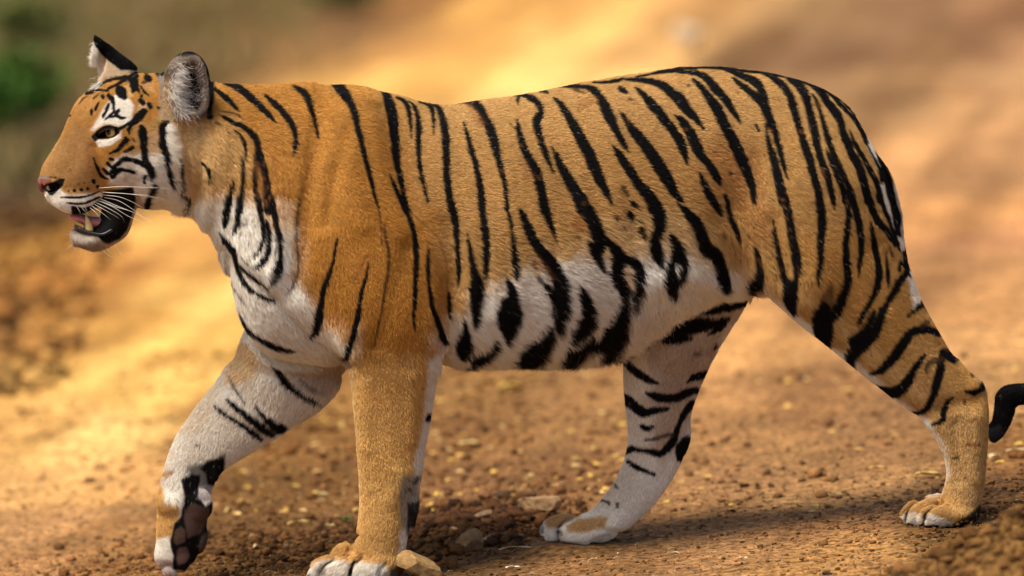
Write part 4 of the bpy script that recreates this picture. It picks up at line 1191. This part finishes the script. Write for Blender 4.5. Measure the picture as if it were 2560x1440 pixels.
set_color(ground.data, 'soil', 'POINT', np.clip(gc * GK * (np.array([.84, .92, .90]) + (np.array([.95, .94, .82]) - np.array([.84, .92, .90])) * smooth(gc[:, :1], .30, .75)), 0, .86))
print('ground', len(X1), round(time.time() - T0, 1), 'slopes', GSX, GSY)

# ------------------------------------------------------------------ loose earth, stones, litter
def ico(sub):
    import bmesh
    bm = bmesh.new(); bmesh.ops.create_icosphere(bm, subdivisions=sub, radius=1)
    v = np.array([q.co[:] for q in bm.verts]); f = np.array([[x.index for x in q.verts] for q in bm.faces]); bm.free(); return v, f
IC1, IC2, IC3 = ico(1), ico(2), ico(3)
def col_mat(name, rough=.95, bump=0.5, bscale=180):
    m, n, l, b = new_mat(name)
    a = n.new('ShaderNodeAttribute'); a.attribute_name = 'tint'
    t = n.new('ShaderNodeTexCoord'); q = n.new('ShaderNodeTexNoise'); q.inputs['Scale'].default_value = bscale; q.inputs['Detail'].default_value = 6
    l.new(t.outputs['Object'], q.inputs['Vector'])
    mr = n.new('ShaderNodeMapRange'); mr.inputs['From Min'].default_value = .3; mr.inputs['From Max'].default_value = .7; mr.inputs['To Min'].default_value = .65; mr.inputs['To Max'].default_value = 1.3
    l.new(q.outputs['Fac'], mr.inputs['Value'])
    vm = n.new('ShaderNodeVectorMath'); vm.operation = 'MULTIPLY'; l.new(a.outputs['Color'], vm.inputs[0]); l.new(mr.outputs[0], vm.inputs[1])
    l.new(vm.outputs[0], b.inputs['Base Color']); b.inputs['Roughness'].default_value = rough; b.inputs['Specular IOR Level'].default_value = .15
    if bump:
        bp = n.new('ShaderNodeBump'); bp.inputs['Strength'].default_value = bump; bp.inputs['Distance'].default_value = .003
        l.new(q.outputs['Fac'], bp.inputs['Height']); l.new(bp.outputs[0], b.inputs['Normal'])
    return m
clod_mat = col_mat('clod_earth'); stone_mat = col_mat('stone_surface', .85, .4, 90); litter_mat = col_mat('dry_litter', .8, 0); leaf_mat = col_mat('leaf_surface', .6, 0)
def lumps(base, x, y, r, seed, flat=.7, sink=.25):
    q = np.random.default_rng(seed); bv, bf = base; k = len(bv); n_ = len(x)
    vv = bv[None] * (1 + q.normal(0, .26, (n_, k, 1)))
    vv = vv * (r[:, None] * q.uniform(.7, 1.3, (n_, 3)))[:, None, :]
    an = q.uniform(0, 6.28, n_); ca, sa = np.cos(an)[:, None], np.sin(an)[:, None]
    vx = vv[..., 0] * ca - vv[..., 1] * sa; vy = vv[..., 0] * sa + vv[..., 1] * ca
    z0 = ground_h(x, y)
    vv = np.stack([vx + x[:, None], vy + y[:, None], vv[..., 2] * flat + (z0 + r * flat * (1 - 2 * sink))[:, None]], -1)
    ff = bf[None] + (np.arange(n_) * k)[:, None, None]
    return vv.reshape(-1, 3), ff.reshape(-1, 3), k
def scatter(n_, mode, seed):
    q = np.random.default_rng(seed)
    if mode == 'pile':
        x = pile[0] + q.normal(0, .11, n_); y = pile[1] + q.normal(0, .17, n_)
    elif mode == 'left':
        c = ghit(np.array([640.]), np.array([1400.]))[0]; x = c[0] + q.normal(0, .2, n_); y = c[1] + q.normal(0, .22, n_)
    elif mode == 'mound':
        rr_ = np.sqrt(q.random(n_)) * .95; an = q.uniform(0, 6.28, n_); x = mq[0] + .42 * rr_ * np.cos(an); y = mq[1] + .55 * rr_ * np.sin(an)
    elif mode == 'farleft':
        u = q.uniform(-150, 330, n_); v = q.uniform(540, 1000, n_); kk = u < 330 - (v - 560) * .45; u = np.where(kk, u, u * .35 - 80); g = ghit(u, v); x, y = g[:, 0], g[:, 1]
    elif mode in ('mid', 'midl'):
        u = q.normal(1050, 420, n_) if mode == 'mid' else q.uniform(-100, 2700, n_); v = q.uniform(880, 1270, n_); g = ghit(u, v); x, y = g[:, 0], g[:, 1]
    elif mode == 'right':
        c = ghit(np.array([2420.]), np.array([1290.]))[0]; x = c[0] + q.normal(0, .2, n_); y = c[1] + q.normal(0, .2, n_)
    else:
        u = q.uniform(-100, 2660, n_); v = 1500 - 560 * q.random(n_) ** 1.5; g = ghit(u, v); x, y = g[:, 0], g[:, 1]
    return x, y
vs_, fs_, cs_ = [], [], []; off = 0
for base, n_, mode, rl, rh, sd in ((IC1, 1500, 'pile', .0025, .008, 1), (IC2, 330, 'pile', .007, .017, 2), (IC1, 1500, 'left', .002, .007, 3), (IC2, 170, 'left', .006, .012, 4),
        (IC1, 3200, 'mound', .002, .008, 5), (IC2, 420, 'mound', .006, .019, 6), (IC1, 900, 'right', .002, .006, 7), (IC1, 3800, 'all', .0014, .0052, 8), (IC2, 120, 'all', .004, .010, 9), (IC1, 2600, 'all', .001, .003, 10), (IC1, 900, 'mid', .003, .012, 11), (IC1, 160, 'midl', .005, .016, 12), (IC1, 5000, 'all', .0008, .0026, 13), (IC1, 2200, 'pile', .0012, .004, 14), (IC1, 2600, 'left', .0010, .004, 15), (IC2, 520, 'farleft', .008, .034, 16)):
    x, y = scatter(n_, mode, sd); q = np.random.default_rng(sd + 50)
    r = rl + (rh - rl) * q.random(n_) ** 2.2
    a, f, k = lumps(base, x, y, r, sd + 20)
    c = ground_color(x, y) * GK * q.uniform(.2, .9, (n_, 1)) * np.array([.95, .95, .92])
    vs_.append(a); fs_.append(f + off); cs_.append(np.repeat(c, k, 0)); off += len(a)
clods = mesh_np('soil_clods', np.vstack(vs_), np.vstack(fs_).ravel(), np.full(sum(map(len, fs_)), 3), clod_mat, smooth_shade=True)
set_color(clods.data, 'tint', 'POINT', np.vstack(cs_)); clods['kind'] = 'stuff'
clods['label'] = 'crumbled brown soil clods scattered over the track'; clods['category'] = 'soil clods'

# straw and dry leaf bits
def slivers(n_, seed, far):
    q = np.random.default_rng(seed)
    u = q.uniform(-100, 2660, n_)
    v = q.uniform(880, 1290, n_) if far else 1500 - 300 * q.random(n_) ** 1.2
    if far:
        keep = q.random(n_) < np.where((u > 500) & (u < 1650), 1.0, .30); u, v = u[keep], v[keep]; n_ = len(u)
    g = ghit(u, v); x, y = g[:, 0], g[:, 1]; z = ground_h(x, y)
    if far: Ln = q.uniform(.006, .022, n_); Wd = Ln * q.uniform(.25, .6, n_)
    else: Ln = q.uniform(.004, .03, n_) * q.random(n_) ** .6 + .003; Wd = q.uniform(.0004, .0011, n_)
    an = q.uniform(0, 6.28, n_); dx, dy = np.cos(an), np.sin(an); tl = q.uniform(-.25, .55, n_) * Ln * .6
    V_ = []
    for t, w in ((0, .35), (.35, 1), (.7, .9), (1, .2)):
        cx = x + dx * Ln * (t - .5) + (-dy) * Ln * .22 * math.sin(t * 3.1); cy = y + dy * Ln * (t - .5) + dx * Ln * .22 * math.sin(t * 3.1)
        cz = z + .0015 + np.abs(tl) * t * .6 + Ln * .12 * math.sin(t * 3.14)
        for s_ in (-1, 1): V_.append(np.stack([cx - dy * Wd * w * s_ * .5, cy + dx * Wd * w * s_ * .5, cz + s_ * Wd * w * .25], -1))
    V_ = np.stack(V_, 1); F_ = np.array([[0, 2, 3, 1], [2, 4, 5, 3], [4, 6, 7, 5]])[None] + (np.arange(n_) * 8)[:, None, None]
    pal = np.array([[.62, .38, .10], [.60, .40, .15], [.45, .25, .08], [.22, .11, .04], [.70, .44, .08], [.12, .06, .03]]) if far else np.array([[.70, .52, .28], [.78, .62, .40], [.5, .33, .15], [.35, .2, .1]])
    c = pal[q.integers(0, len(pal), n_)] * q.uniform(.7, 1.1, (n_, 1))
    return V_.reshape(-1, 3), F_.reshape(-1, 4), np.repeat(c, 8, 0)
for nm, n_, sd, fr, lb in (('straw_litter', 1300, 3, False, 'thin dry straw pieces lying on the bare earth'), ('leaf_litter', 2600, 4, True, 'small dry yellow leaves strewn on the soil behind the tiger')):
    a, f, c = slivers(n_, sd, fr)
    o = mesh_np(nm, a, f.ravel(), np.full(len(f), 4), litter_mat, smooth_shade=False)
    set_color(o.data, 'tint', 'POINT', c); o['kind'] = 'stuff'; o['label'] = lb; o['category'] = 'litter'

# single stones, each its own thing
def stone(u, v, size, seed, label, col, squash=(1, .8, .62), ang=0.0, sharp=.16, sink=.2, group=None):
    q = np.random.default_rng(seed); bv, bf = IC3
    # planar cuts give a broken, angular rock
    p = bv.copy()
    for i in range(11 if size > .02 else 13):
        d = q.normal(0, 1, 3); d /= np.linalg.norm(d); h = q.uniform(.42, .74) if size > .02 else q.uniform(.6, .88)
        e = p @ d - h; p -= np.where(e > 0, e, 0)[:, None] * d
    p = p * (1 + .03 * q.normal(0, 1, (len(p), 1)))
    p = p * np.array(squash) * size / 2 / (.66 if size > .02 else .8)
    ca, sa = math.cos(ang), math.sin(ang)
    p = np.stack([p[:, 0] * ca - p[:, 2] * sa, p[:, 1], p[:, 0] * sa + p[:, 2] * ca], 1)
    g = ghit(np.array([float(u)]), np.array([float(v)]))[0]
    hgt = p[:, 2].max() - p[:, 2].min(); p[:, 2] -= p[:, 2].min() + sink * hgt
    o = mesh_np('stone', p, bf.ravel(), np.full(len(bf), 3), stone_mat, smooth_shade=False)
    o.location = (g[0], g[1] + size * .25, surf_z(g[0], g[1] + size * .25))
    c = np.array(col)[None] * np.array([.80, .76, .70]) * (1 + .2 * (fbm(p[:, 0] / size * 4 + 9, p[:, 2] / size * 4, 3, seed) - .5) * 2)[:, None]
    set_color(o.data, 'tint', 'POINT', c)
    o['label'] = label; o['category'] = 'stone'
    if group: o['group'] = group
    return o
SC_ = .50
stone(1348, 1302, .068, 1, 'largest pale angular stone, just left of the far hind paw', (.46, .29, .15), (1, .7, .62), .12)
stone(1182, 1388, .046, 2, 'pointed brown stone lying alone in front of the soil heap', (.30, .185, .095), (1, .8, .95), .3)
stone(1052, 1452, .074, 3, 'smooth tan wedge-shaped rock at the bottom edge beside the near fore paw', (.44, .27, .11), (1.1, .7, .62), -.35)
stone(998, 1446, .032, 4, 'small yellowish stone touching the left side of the tan wedge-shaped rock', (.50, .31, .13), (1, .8, .8))
stone(1205, 1330, .036, 5, 'flat tilted stone halfway up the soil heap', (.34, .22, .12), (1.2, .7, .5), .4)
stone(1150, 1350, .030, 6, 'pale flat stone low on the left side of the soil heap', (.38, .24, .13), (1.2, .8, .5), -.1)
stone(1215, 1368, .022, 7, 'small bright stone just above the pointed brown stone', (.50, .32, .17))
stone(1210, 1256, .024, 8, 'dark reddish stone on top of the soil heap', (.26, .13, .06), (1, .8, .9))
stone(1255, 1250, .024, 9, 'nearly black clod right of the dark reddish stone', (.10, .055, .03), (1.1, .8, .7))
stone(1325, 1250, .022, 10, 'dark stone behind the largest pale angular stone', (.15, .085, .045), (1.1, .8, .7))
stone(1365, 1253, .036, 11, 'thin pale slab behind the largest pale angular stone', (.52, .34, .17), (1.3, .7, .26))
stone(1720, 122, .10, 12, 'round whitish stone far off on the bright sand above the back', (.75, .60, .42), (1, .8, .8))
stone(2068, 1436, .014, 13, 'small dark pebble by itself at the bottom edge right of centre', (.10, .06, .04), (1.2, .8, .7))
stone(1928, 1216, .012, 14, 'little dark pebble standing out on the smooth track between the hind legs', (.12, .07, .04), (1, .8, .9))
def chip(u, v, Ln, W, an, col, label, cat='leaf', name='dry_leaf', curl=.25):
    g = ghit(np.array([float(u)]), np.array([float(v)]))[0]
    k = 9; V_ = []; F_ = []
    for i in range(k):
        t = i / (k - 1); w = W * math.sin(math.pi * (t * .92 + .04)) ** .7
        for s_ in (-1, 0, 1):
            V_.append(((t - .5) * Ln, s_ * w * .5, .004 + curl * W * abs(s_) + .16 * Ln * (math.sin(t * 3.14)) * .5 + .0012 * math.sin(9 * t + s_)))
    for i in range(k - 1):
        for j in range(2): F_.append((i * 3 + j, i * 3 + 3 + j, i * 3 + 4 + j, i * 3 + 1 + j))
    V_ = np.array(V_); top = V_ + np.array([0, 0, .0006]); kk = len(V_)
    F2 = [tuple(x + kk for x in f) for f in F_] + [f[::-1] for f in F_]
    rim = [i * 3 for i in range(k)] + [i * 3 + 2 for i in range(k)][::-1]
    for i in range(len(rim)):
        p_, q_ = rim[i], rim[(i + 1) % len(rim)]
        if i != k - 1 and i != 2 * k - 1: F2.append((p_, q_, q_ + kk, p_ + kk))
    o = mesh_np(name, np.vstack([V_, top]), np.array(F2).ravel(), np.full(len(F2), 4), leaf_mat)
    o.location = (g[0], g[1], surf_z(g[0], g[1])); o.rotation_euler = (0, 0, an)
    set_color(o.data, 'tint', 'POINT', np.repeat(np.array([col]), 2 * kk, 0)); o['label'] = label; o['category'] = cat
    return o
chip(870, 1306, .026, .014, .3, (.07, .20, .03), 'small green leaf on the soil just left of the near foreleg', name='green_leaf')
chip(2195, 1177, .038, .016, .1, (.66, .42, .14), 'curled yellow leaf on the open track left of the near hind leg')
chip(2320, 1198, .050, .022, -.1, (.72, .52, .16), 'bright yellow leaf directly behind the near hind ankle')
chip(2485, 1152, .034, .022, .9, (.70, .52, .26), 'pale leaf right of the near hind leg under the tail')
chip(2545, 1140, .050, .018, .1, (.66, .46, .22), 'long pale leaf at the right edge below the tail tip')
chip(750, 1315, .055, .012, .4, (.66, .44, .16), 'long yellow husk on the soil between the front paws')
chip(825, 1325, .022, .012, -.4, (.72, .52, .22), 'bright folded leaf just left of the near foreleg base')
chip(800, 1245, .040, .016, -.5, (.66, .47, .22), 'yellowish leaf farther back behind the front legs')
chip(640, 1395, .030, .010, 1.3, (.62, .42, .2), 'upright dry leaf bit right of the raised paw')
chip(1280, 972, .06, .03, .3, (.78, .52, .12), 'blurred bright yellow leaf under the belly')
chip(1175, 1118, .05, .03, .2, (.78, .56, .22), 'blurred pale yellow leaf right of the near foreleg')
chip(1295, 1386, .075, .006, .12, (.66, .46, .22), 'long thin dry stalk lying in front of the far hind paw', cat='stalk', name='dry_stalk')
chip(1285, 1427, .032, .005, .05, (.80, .66, .42), 'short pale straw at the bottom edge left of centre', cat='straw', name='straw_piece')
chip(1860, 1400, .020, .004, -.5, (.80, .62, .36), 'short bright straw on the smooth track between the hind legs', cat='straw', name='straw_piece')
chip(1545, 1392, .009, .003, 1.2, (.82, .68, .45), 'tiny pale straw just right of the far hind paw', cat='straw', name='straw_piece')

# bank of dry grass and low weeds at the far left
def blades(pts, hgt, wid, cols, seed, lean=.5):
    q = np.random.default_rng(seed); n_ = len(pts)
    an = q.uniform(0, 6.28, n_); h = hgt * q.uniform(.5, 1.3, n_); w = wid * q.uniform(.6, 1.3, n_); ln = q.normal(0, lean, (n_, 2)) * h[:, None]
    dx, dy = np.cos(an) * w, np.sin(an) * w
    V_ = []
    for t, ww in ((0, .6), (.5, 1), (1, .1)):
        c = pts + np.stack([ln[:, 0] * t * t, ln[:, 1] * t * t, h * t], -1)
        V_ += [c + np.stack([-dx, -dy, 0 * dx], -1) * ww * .5, c + np.stack([dx, dy, 0 * dx], -1) * ww * .5]
    V_ = np.stack(V_, 1); F_ = np.array([[0, 1, 3, 2], [2, 3, 5, 4]])[None] + (np.arange(n_) * 6)[:, None, None]
    c = cols[q.integers(0, len(cols), n_)] * q.uniform(.6, 1.2, (n_, 1))
    return V_.reshape(-1, 3), F_.reshape(-1, 4), np.repeat(c, 6, 0)
q = np.random.default_rng(77)
n_ = 15000
u = q.uniform(-500, 1000, n_); v = q.uniform(-160, 520, n_)
keep = (v < 560 - .56 * (u + 60) + 60 * q.normal(0, 1, n_)) & (fbm(u / 120, v / 60, 2, 3) > .40)
g = ghit(u[keep], v[keep]); g[:, 2] = ground_h(g[:, 0], g[:, 1]) - .005
a, f, c = blades(g, .09, .010, np.array([[.30, .20, .08], [.22, .13, .06], [.20, .18, .05], [.38, .26, .12], [.13, .14, .03]]), 5)
o = mesh_np('dry_grass', a, f.ravel(), np.full(len(f), 4), litter_mat, smooth_shade=False); set_color(o.data, 'tint', 'POINT', c)
o['kind'] = 'stuff'; o['label'] = 'low dry brown grass covering the bank at upper left'; o['category'] = 'grass'
def weed(u, v, rad, hgt, nl, seed, label, cols):
    q = np.random.default_rng(seed); g = ghit(np.array([float(u)]), np.array([float(v)]))[0]; z = surf_z(g[0], g[1])
    root = bpy.data.objects.new('green_shrub', None); root.location = (g[0], g[1], z); link(root)
    root['label'] = label; root['category'] = 'shrub'; root['group'] = 'low green plants on the bank'
    c = q.normal(0, 1, (nl, 3)); c /= np.linalg.norm(c, axis=1, keepdims=True); c *= (q.random((nl, 1)) ** .5)
    c = c * np.array([rad, rad, hgt / 2]) + np.array([0, 0, hgt * .55])
    a_, f_, cc_ = blades(c, .045, .03, np.array(cols), seed, 1.2)
    o1 = mesh_np('foliage', a_, f_.ravel(), np.full(len(f_), 4), leaf_mat, root, False); set_color(o1.data, 'tint', 'POINT', cc_); o1['kind'] = 'stuff'
    sp = np.zeros((14, 3)); sp[:, :2] = q.normal(0, .02, (14, 2)); a_, f_, cc_ = blades(sp, hgt * .7, .008, np.array([[.12, .09, .04]]), seed + 1, .4)
    o2 = mesh_np('stem', a_, f_.ravel(), np.full(len(f_), 4), leaf_mat, root, False); set_color(o2.data, 'tint', 'POINT', cc_)
weed(60, 330, .17, .28, 420, 1, 'bright green shrub at the left edge, level with the eyes', [[.055, .12, .008], [.035, .08, .006], [.08, .15, .012]])
weed(70, 120, .22, .22, 260, 2, 'thin olive plant above the bright green shrub', [[.13, .15, .02], [.10, .12, .03]])
weed(-30, 370, .16, .25, 300, 3, 'darker green plant cut by the left edge of the picture', [[.05, .12, .01]])
weed(860, 20, .22, .14, 260, 4, 'olive green plant at the top edge left of the bright sand', [[.13, .15, .02], [.10, .12, .03]])
print('ground things', round(time.time() - T0, 1))

# ------------------------------------------------------------------ eye, teeth, tongue, whiskers
UV_ = np.stack(proj(V), 1)
hd = (UV_[:, 0] < 560) & (UV_[:, 1] < 660)
HV, HUV = V[hd], UV_[hd]
def surf_y(u, v, r=5):
    m = (np.abs(HUV[:, 0] - u) < r) & (np.abs(HUV[:, 1] - v) < r)
    return float(HV[m, 1].min()) * PX if m.any() else -60.0
def ball(name, c, rad, mat, sub=3, sq=(1, 1, 1)):
    v_, f_ = ico(sub)
    o = child(mesh_np(name, v_ * np.array(sq) * rad + c, f_.ravel(), np.full(len(f_), 3), mat, tiger)); return o
em, n, l, b = new_mat('eye_surface')
tc = n.new('ShaderNodeTexCoord'); gaze = Vector((-.50, -.86, .06)).normalized()
EY = surf_y(268, 318, 6) 
ec = P(283, 331, -113)
sb = n.new('ShaderNodeVectorMath'); sb.operation = 'SUBTRACT'; sb.inputs[1].default_value = tuple(ec); l.new(tc.outputs['Object'], sb.inputs[0])
nr_ = n.new('ShaderNodeVectorMath'); nr_.operation = 'NORMALIZE'; l.new(sb.outputs[0], nr_.inputs[0])
dt_ = n.new('ShaderNodeVectorMath'); dt_.operation = 'DOT_PRODUCT'; dt_.inputs[1].default_value = tuple(gaze); l.new(nr_.outputs[0], dt_.inputs[0])
rp = n.new('ShaderNodeValToRGB'); l.new(dt_.outputs['Value'], rp.inputs[0]); e = rp.color_ramp
e.interpolation = 'LINEAR'; e.elements[0].position = .0; e.elements[0].color = (.02, .012, .01, 1); e.elements[1].position = 1; e.elements[1].color = (.003, .003, .003, 1)
for p_, c_ in ((.66, (.02, .012, .01, 1)), (.69, (.22, .13, .03, 1)), (.80, (.62, .42, .10, 1)), (.945, (.50, .36, .10, 1)), (.955, (.004, .004, .004, 1))):
    k = e.elements.new(p_); k.color = c_
l.new(rp.outputs[0], b.inputs['Base Color']); b.inputs['Roughness'].default_value = .12; b.inputs['Coat Weight'].default_value = .8; b.inputs['Coat Roughness'].default_value = .03
ER = 20 / PX
ball('eye', ec, ER, em, 4)
em2 = em.copy(); 
ec2 = P(250, 335, 14); em2.node_tree.nodes[sb.name].inputs[1].default_value = tuple(ec2)
em2.node_tree.nodes[dt_.name].inputs[1].default_value = (-.8, .6, -.05)
ball('eye', ec2, ER, em2, 4)
def pmat(name, col, rough=.4, spec=.5, sss=0):
    m, n, l, b = new_mat(name); b.inputs['Base Color'].default_value = (*col, 1); b.inputs['Roughness'].default_value = rough; b.inputs['Specular IOR Level'].default_value = spec
    t = n.new('ShaderNodeTexCoord'); q = n.new('ShaderNodeTexNoise'); q.inputs['Scale'].default_value = 160; q.inputs['Detail'].default_value = 4
    l.new(t.outputs['Object'], q.inputs['Vector'])
    r_ = n.new('ShaderNodeMix'); r_.data_type = 'RGBA'; r_.inputs[6].default_value = (*[c * .6 for c in col], 1); r_.inputs[7].default_value = (*[min(c * 1.25, 1) for c in col], 1)
    l.new(q.outputs['Fac'], r_.inputs[0]); l.new(r_.outputs[2], b.inputs['Base Color'])
    bp = n.new('ShaderNodeBump'); bp.inputs['Strength'].default_value = .3; bp.inputs['Distance'].default_value = .001; l.new(q.outputs['Fac'], bp.inputs['Height']); l.new(bp.outputs[0], b.inputs['Normal'])
    return m
lip_mat = pmat('wet_black_skin', (.014, .013, .015), .38); tongue_mat = pmat('tongue_skin', (.62, .22, .20), .35); tooth_mat = pmat('tooth_enamel', (.72, .50, .17), .3); nose_mat = pmat('nose_skin', (.42, .15, .11), .45)
def loft_obj(name, secs, mat, cap=.8):
    v_, f_ = loft(secs, 4, 20, cap)
    return child(mesh_np(name, v_, f_.ravel(), np.full(len(f_), 3), mat, tiger))
loft_obj('tongue', [(176, 536, 180, 551, 16, -56), (196, 534, 204, 560, 24, -56), (224, 540, 228, 570, 27, -55), (262, 540, 262, 572, 25, -48), (290, 530, 290, 560, 22, -40)], tongue_mat)
loft_obj('lower_lip', [(185, 562, 186, 574, 7, -58), (188, 561, 190, 575, 7, -80), (198, 565, 197, 578, 6, -91), (212, 573, 211, 584, 5, -96), (232, 579, 231, 588, 4, -99), (256, 582, 258, 590, 4, -101), (276, 572, 282, 579, 4, -100)], lip_mat)
def cone(name, b0, r0, tip, mat, bend=(0, 0)):
    secs = []
    for t in (0, .3, .6, .85, 1):
        cx = b0[0] + (tip[0] - b0[0]) * t + bend[0] * math.sin(t * 3.14); cy = b0[1] + (tip[1] - b0[1]) * t
        r = r0 * (1 - t ** 1.6) + .8
        secs.append((cx - r, cy, cx + r, cy, r * .9, b0[2]))
    return loft_obj(name, secs, mat)
loft_obj('upper_eyelid', [(233, 344, 236, 350, 3, -122), (243, 330, 247, 338, 4, -131), (258, 319, 261, 328, 5, -137), (275, 313, 276, 323, 5, -139), (291, 312, 290, 321, 5, -136), (306, 317, 303, 323, 3, -130)], lip_mat)
loft_obj('lower_eyelid', [(233, 346, 235, 352, 2, -123), (250, 347, 251, 353, 3, -131), (270, 345, 271, 350, 3, -134), (289, 337, 292, 341, 3, -133), (302, 324, 305, 328, 2, -130)], lip_mat)
cone('canine', (223, 574, -88), 10, (214, 537, -88), tooth_mat, (2, 0))
cone('canine', (217, 574, -32), 10, (209, 540, -32), tooth_mat, (2, 0))
cone('molar', (258, 572, -80), 7, (258, 556, -80), tooth_mat)
# claws hidden in the toe fur show as dark points
claw_mat = pmat('claw_horn', (.06, .045, .04), .35)
for (u, v, yy) in ((768, 1436, -98), (808, 1448, -145)): cone('claw', (u + 8, v, yy), 5, (u - 6, v + 12, yy), claw_mat)
# whiskers
wm, n, l, b = new_mat('whisker'); b.inputs['Base Color'].default_value = (.86, .80, .68, 1); b.inputs['Roughness'].default_value = .35
def whisker(pts, r0=.0006, name='whisker', mat=wm):
    """pts: u, v, depth offset from the skin"""
    p = np.array(pts, float); y0 = surf_y(p[0, 0], p[0, 1])
    w = np.array([P(a_[0], a_[1], y0 + 3 + a_[2]) for a_ in p]); w = catmull(w, 6); k = len(w)
    V_ = []; nr = 5
    for i in range(k):
        t = i / (k - 1); r = r0 * (1 - t * .88)
        for j in range(nr):
            a_ = j * 6.2832 / nr; V_.append(w[i] + np.array([0, math.cos(a_), math.sin(a_)]) * r)
    F_ = [(i * nr + j, i * nr + (j + 1) % nr, (i + 1) * nr + (j + 1) % nr, (i + 1) * nr + j) for i in range(k - 1) for j in range(nr)]
    return child(mesh_np(name, np.array(V_), np.array(F_).ravel(), np.full(len(F_), 4), mat, tiger))
def zw(t): return [(60 + x / 4.737, 350 + y / 4.737, d) for x, y, d in t]
for t in ([(880,570,0),(1150,552,-50),(1450,562,-60),(1650,570,-55),(1780,605,-45)], [(930,620,0),(1200,635,-45),(1400,660,-55),(1560,690,-55)], [(935,615,0),(1250,640,-40),(1450,655,-50),(1720,720,-50)],
          [(950,680,0),(1120,720,-30),(1300,830,-50),(1520,990,-60),(1760,1105,-60)], [(890,690,0),(1100,780,-35),(1300,860,-50),(1500,960,-55),(1590,1055,-55)], [(870,715,0),(1050,790,-35),(1230,900,-50),(1390,970,-55),(1470,1040,-50)],
          [(850,740,0),(1000,810,-30),(1150,900,-40),(1200,990,-40)], [(830,760,0),(960,830,-25),(1130,930,-35)], [(800,780,0),(920,860,-20),(1030,950,-30)], [(780,800,0),(860,870,-16),(925,960,-22)],
          [(700,770,0),(740,830,-14),(770,950,-20)], [(620,780,0),(660,850,-12),(680,930,-16)], [(910,720,0),(1080,790,-30),(1280,850,-45),(1450,950,-50)], [(940,650,0),(1150,680,-40),(1350,770,-50),(1500,880,-55)], [(660,760,0),(700,820,-10),(765,880,-14)]):
    whisker(zw(t), .00052)
for t in ([(590,1080,0),(560,1078,-4),(525,1078,-6)], [(590,1130,0),(540,1122,-5),(500,1120,-6)], [(600,1210,0),(540,1265,-5),(475,1308,-8)], [(640,1250,0),(590,1320,-5),(560,1410,-8)], [(690,1270,0),(660,1380,-4),(640,1450,-6)], [(760,1280,0),(720,1370,-4),(690,1440,-6)], [(900,1260,0),(980,1350,-8),(1080,1400,-12)], [(1060,1200,0),(1110,1290,-8),(1170,1380,-12)], [(960,1240,0),(1000,1310,-6),(1050,1360,-8)],
          [(250,690,0),(240,730,-3),(240,775,-5)], [(280,720,0),(262,760,-3),(255,800,-4)]):
    whisker(zw(t), .00035, 'chin_hair')
for t in ([(840,650,0),(790,645,-6),(750,700,-8)],):
    whisker([(60 + x / 4.737, 60 + y / 4.737, d) for x, y, d in t], .00035, 'brow_hair')

# long pale hair inside the near ear and on the far ear, ruff strands
r = np.random.default_rng(9)
def tuft(n_, uc, vc, su, sv, du, dv, Lm, col, depth, spread=.35, wig=.5):
    u = r.normal(uc, su, n_); v = r.normal(vc, sv, n_)
    y = np.array([surf_y(a_, b_, 4) for a_, b_ in zip(u, v)])
    ok = (y != -60.0) & (((u - 466) / 56) ** 2 + ((v - 214) / 80) ** 2 < 1 if uc > 380 else (u > 224)); u, v, y = u[ok], v[ok], y[ok] + depth; n_ = len(u)
    p0 = P(u, v, y); L = Lm * 1e-3 * r.uniform(.5, 1.2, n_)
    d = np.stack([du + r.normal(0, spread, n_), -.35 + r.normal(0, .25, n_), -dv + r.normal(0, spread, n_)], 1); d /= np.linalg.norm(d, axis=1, keepdims=True)
    c1 = r.normal(0, wig, (n_, 3)); c2 = r.normal(0, wig, (n_, 3))
    pts = np.stack([p0, p0 + d * L[:, None] * .33, p0 + d * L[:, None] * .66 + c1 * L[:, None] * .16, p0 + d * L[:, None] + c1 * L[:, None] * .25 + c2 * L[:, None] * .15], 1)
    return pts, np.array(col)[None] * r.uniform(.6, 1.2, (n_, 1))
tp, tcl = [], []
for arg in ((800, 438, 220, 12, 34, .75, .35, 24, (.78,.72,.64), 2), (420, 452, 255, 12, 18, .7, .8, 24, (.78,.72,.64), 2), (240, 420, 270, 8, 16, .5, .2, 15, (.62,.45,.28), 0),
            (200, 505, 180, 12, 18, -.5, .4, 9, (.5,.44,.38), 0), (160, 500, 240, 12, 20, -.5, .2, 9, (.5,.44,.38), 0), 
            (300, 234, 165, 7, 26, -.9, .15, 12, (.85,.80,.72), 0), (200, 240, 200, 7, 10, -.8, .6, 14, (.85,.78,.66), 0)):
    a_, b_ = tuft(*arg); tp.append(a_); tcl.append(b_)
tp = np.concatenate(tp); tcl = np.concatenate(tcl)
o = child(make_curves('ear_hair', tp, np.array([.00030, .00028, .00022, .00006])[None, :] * np.ones((len(tp), 1)), np.clip(tcl, 0, .9), fur_mat, tiger)); o['kind'] = 'stuff'
print('done', round(time.time() - T0, 1))
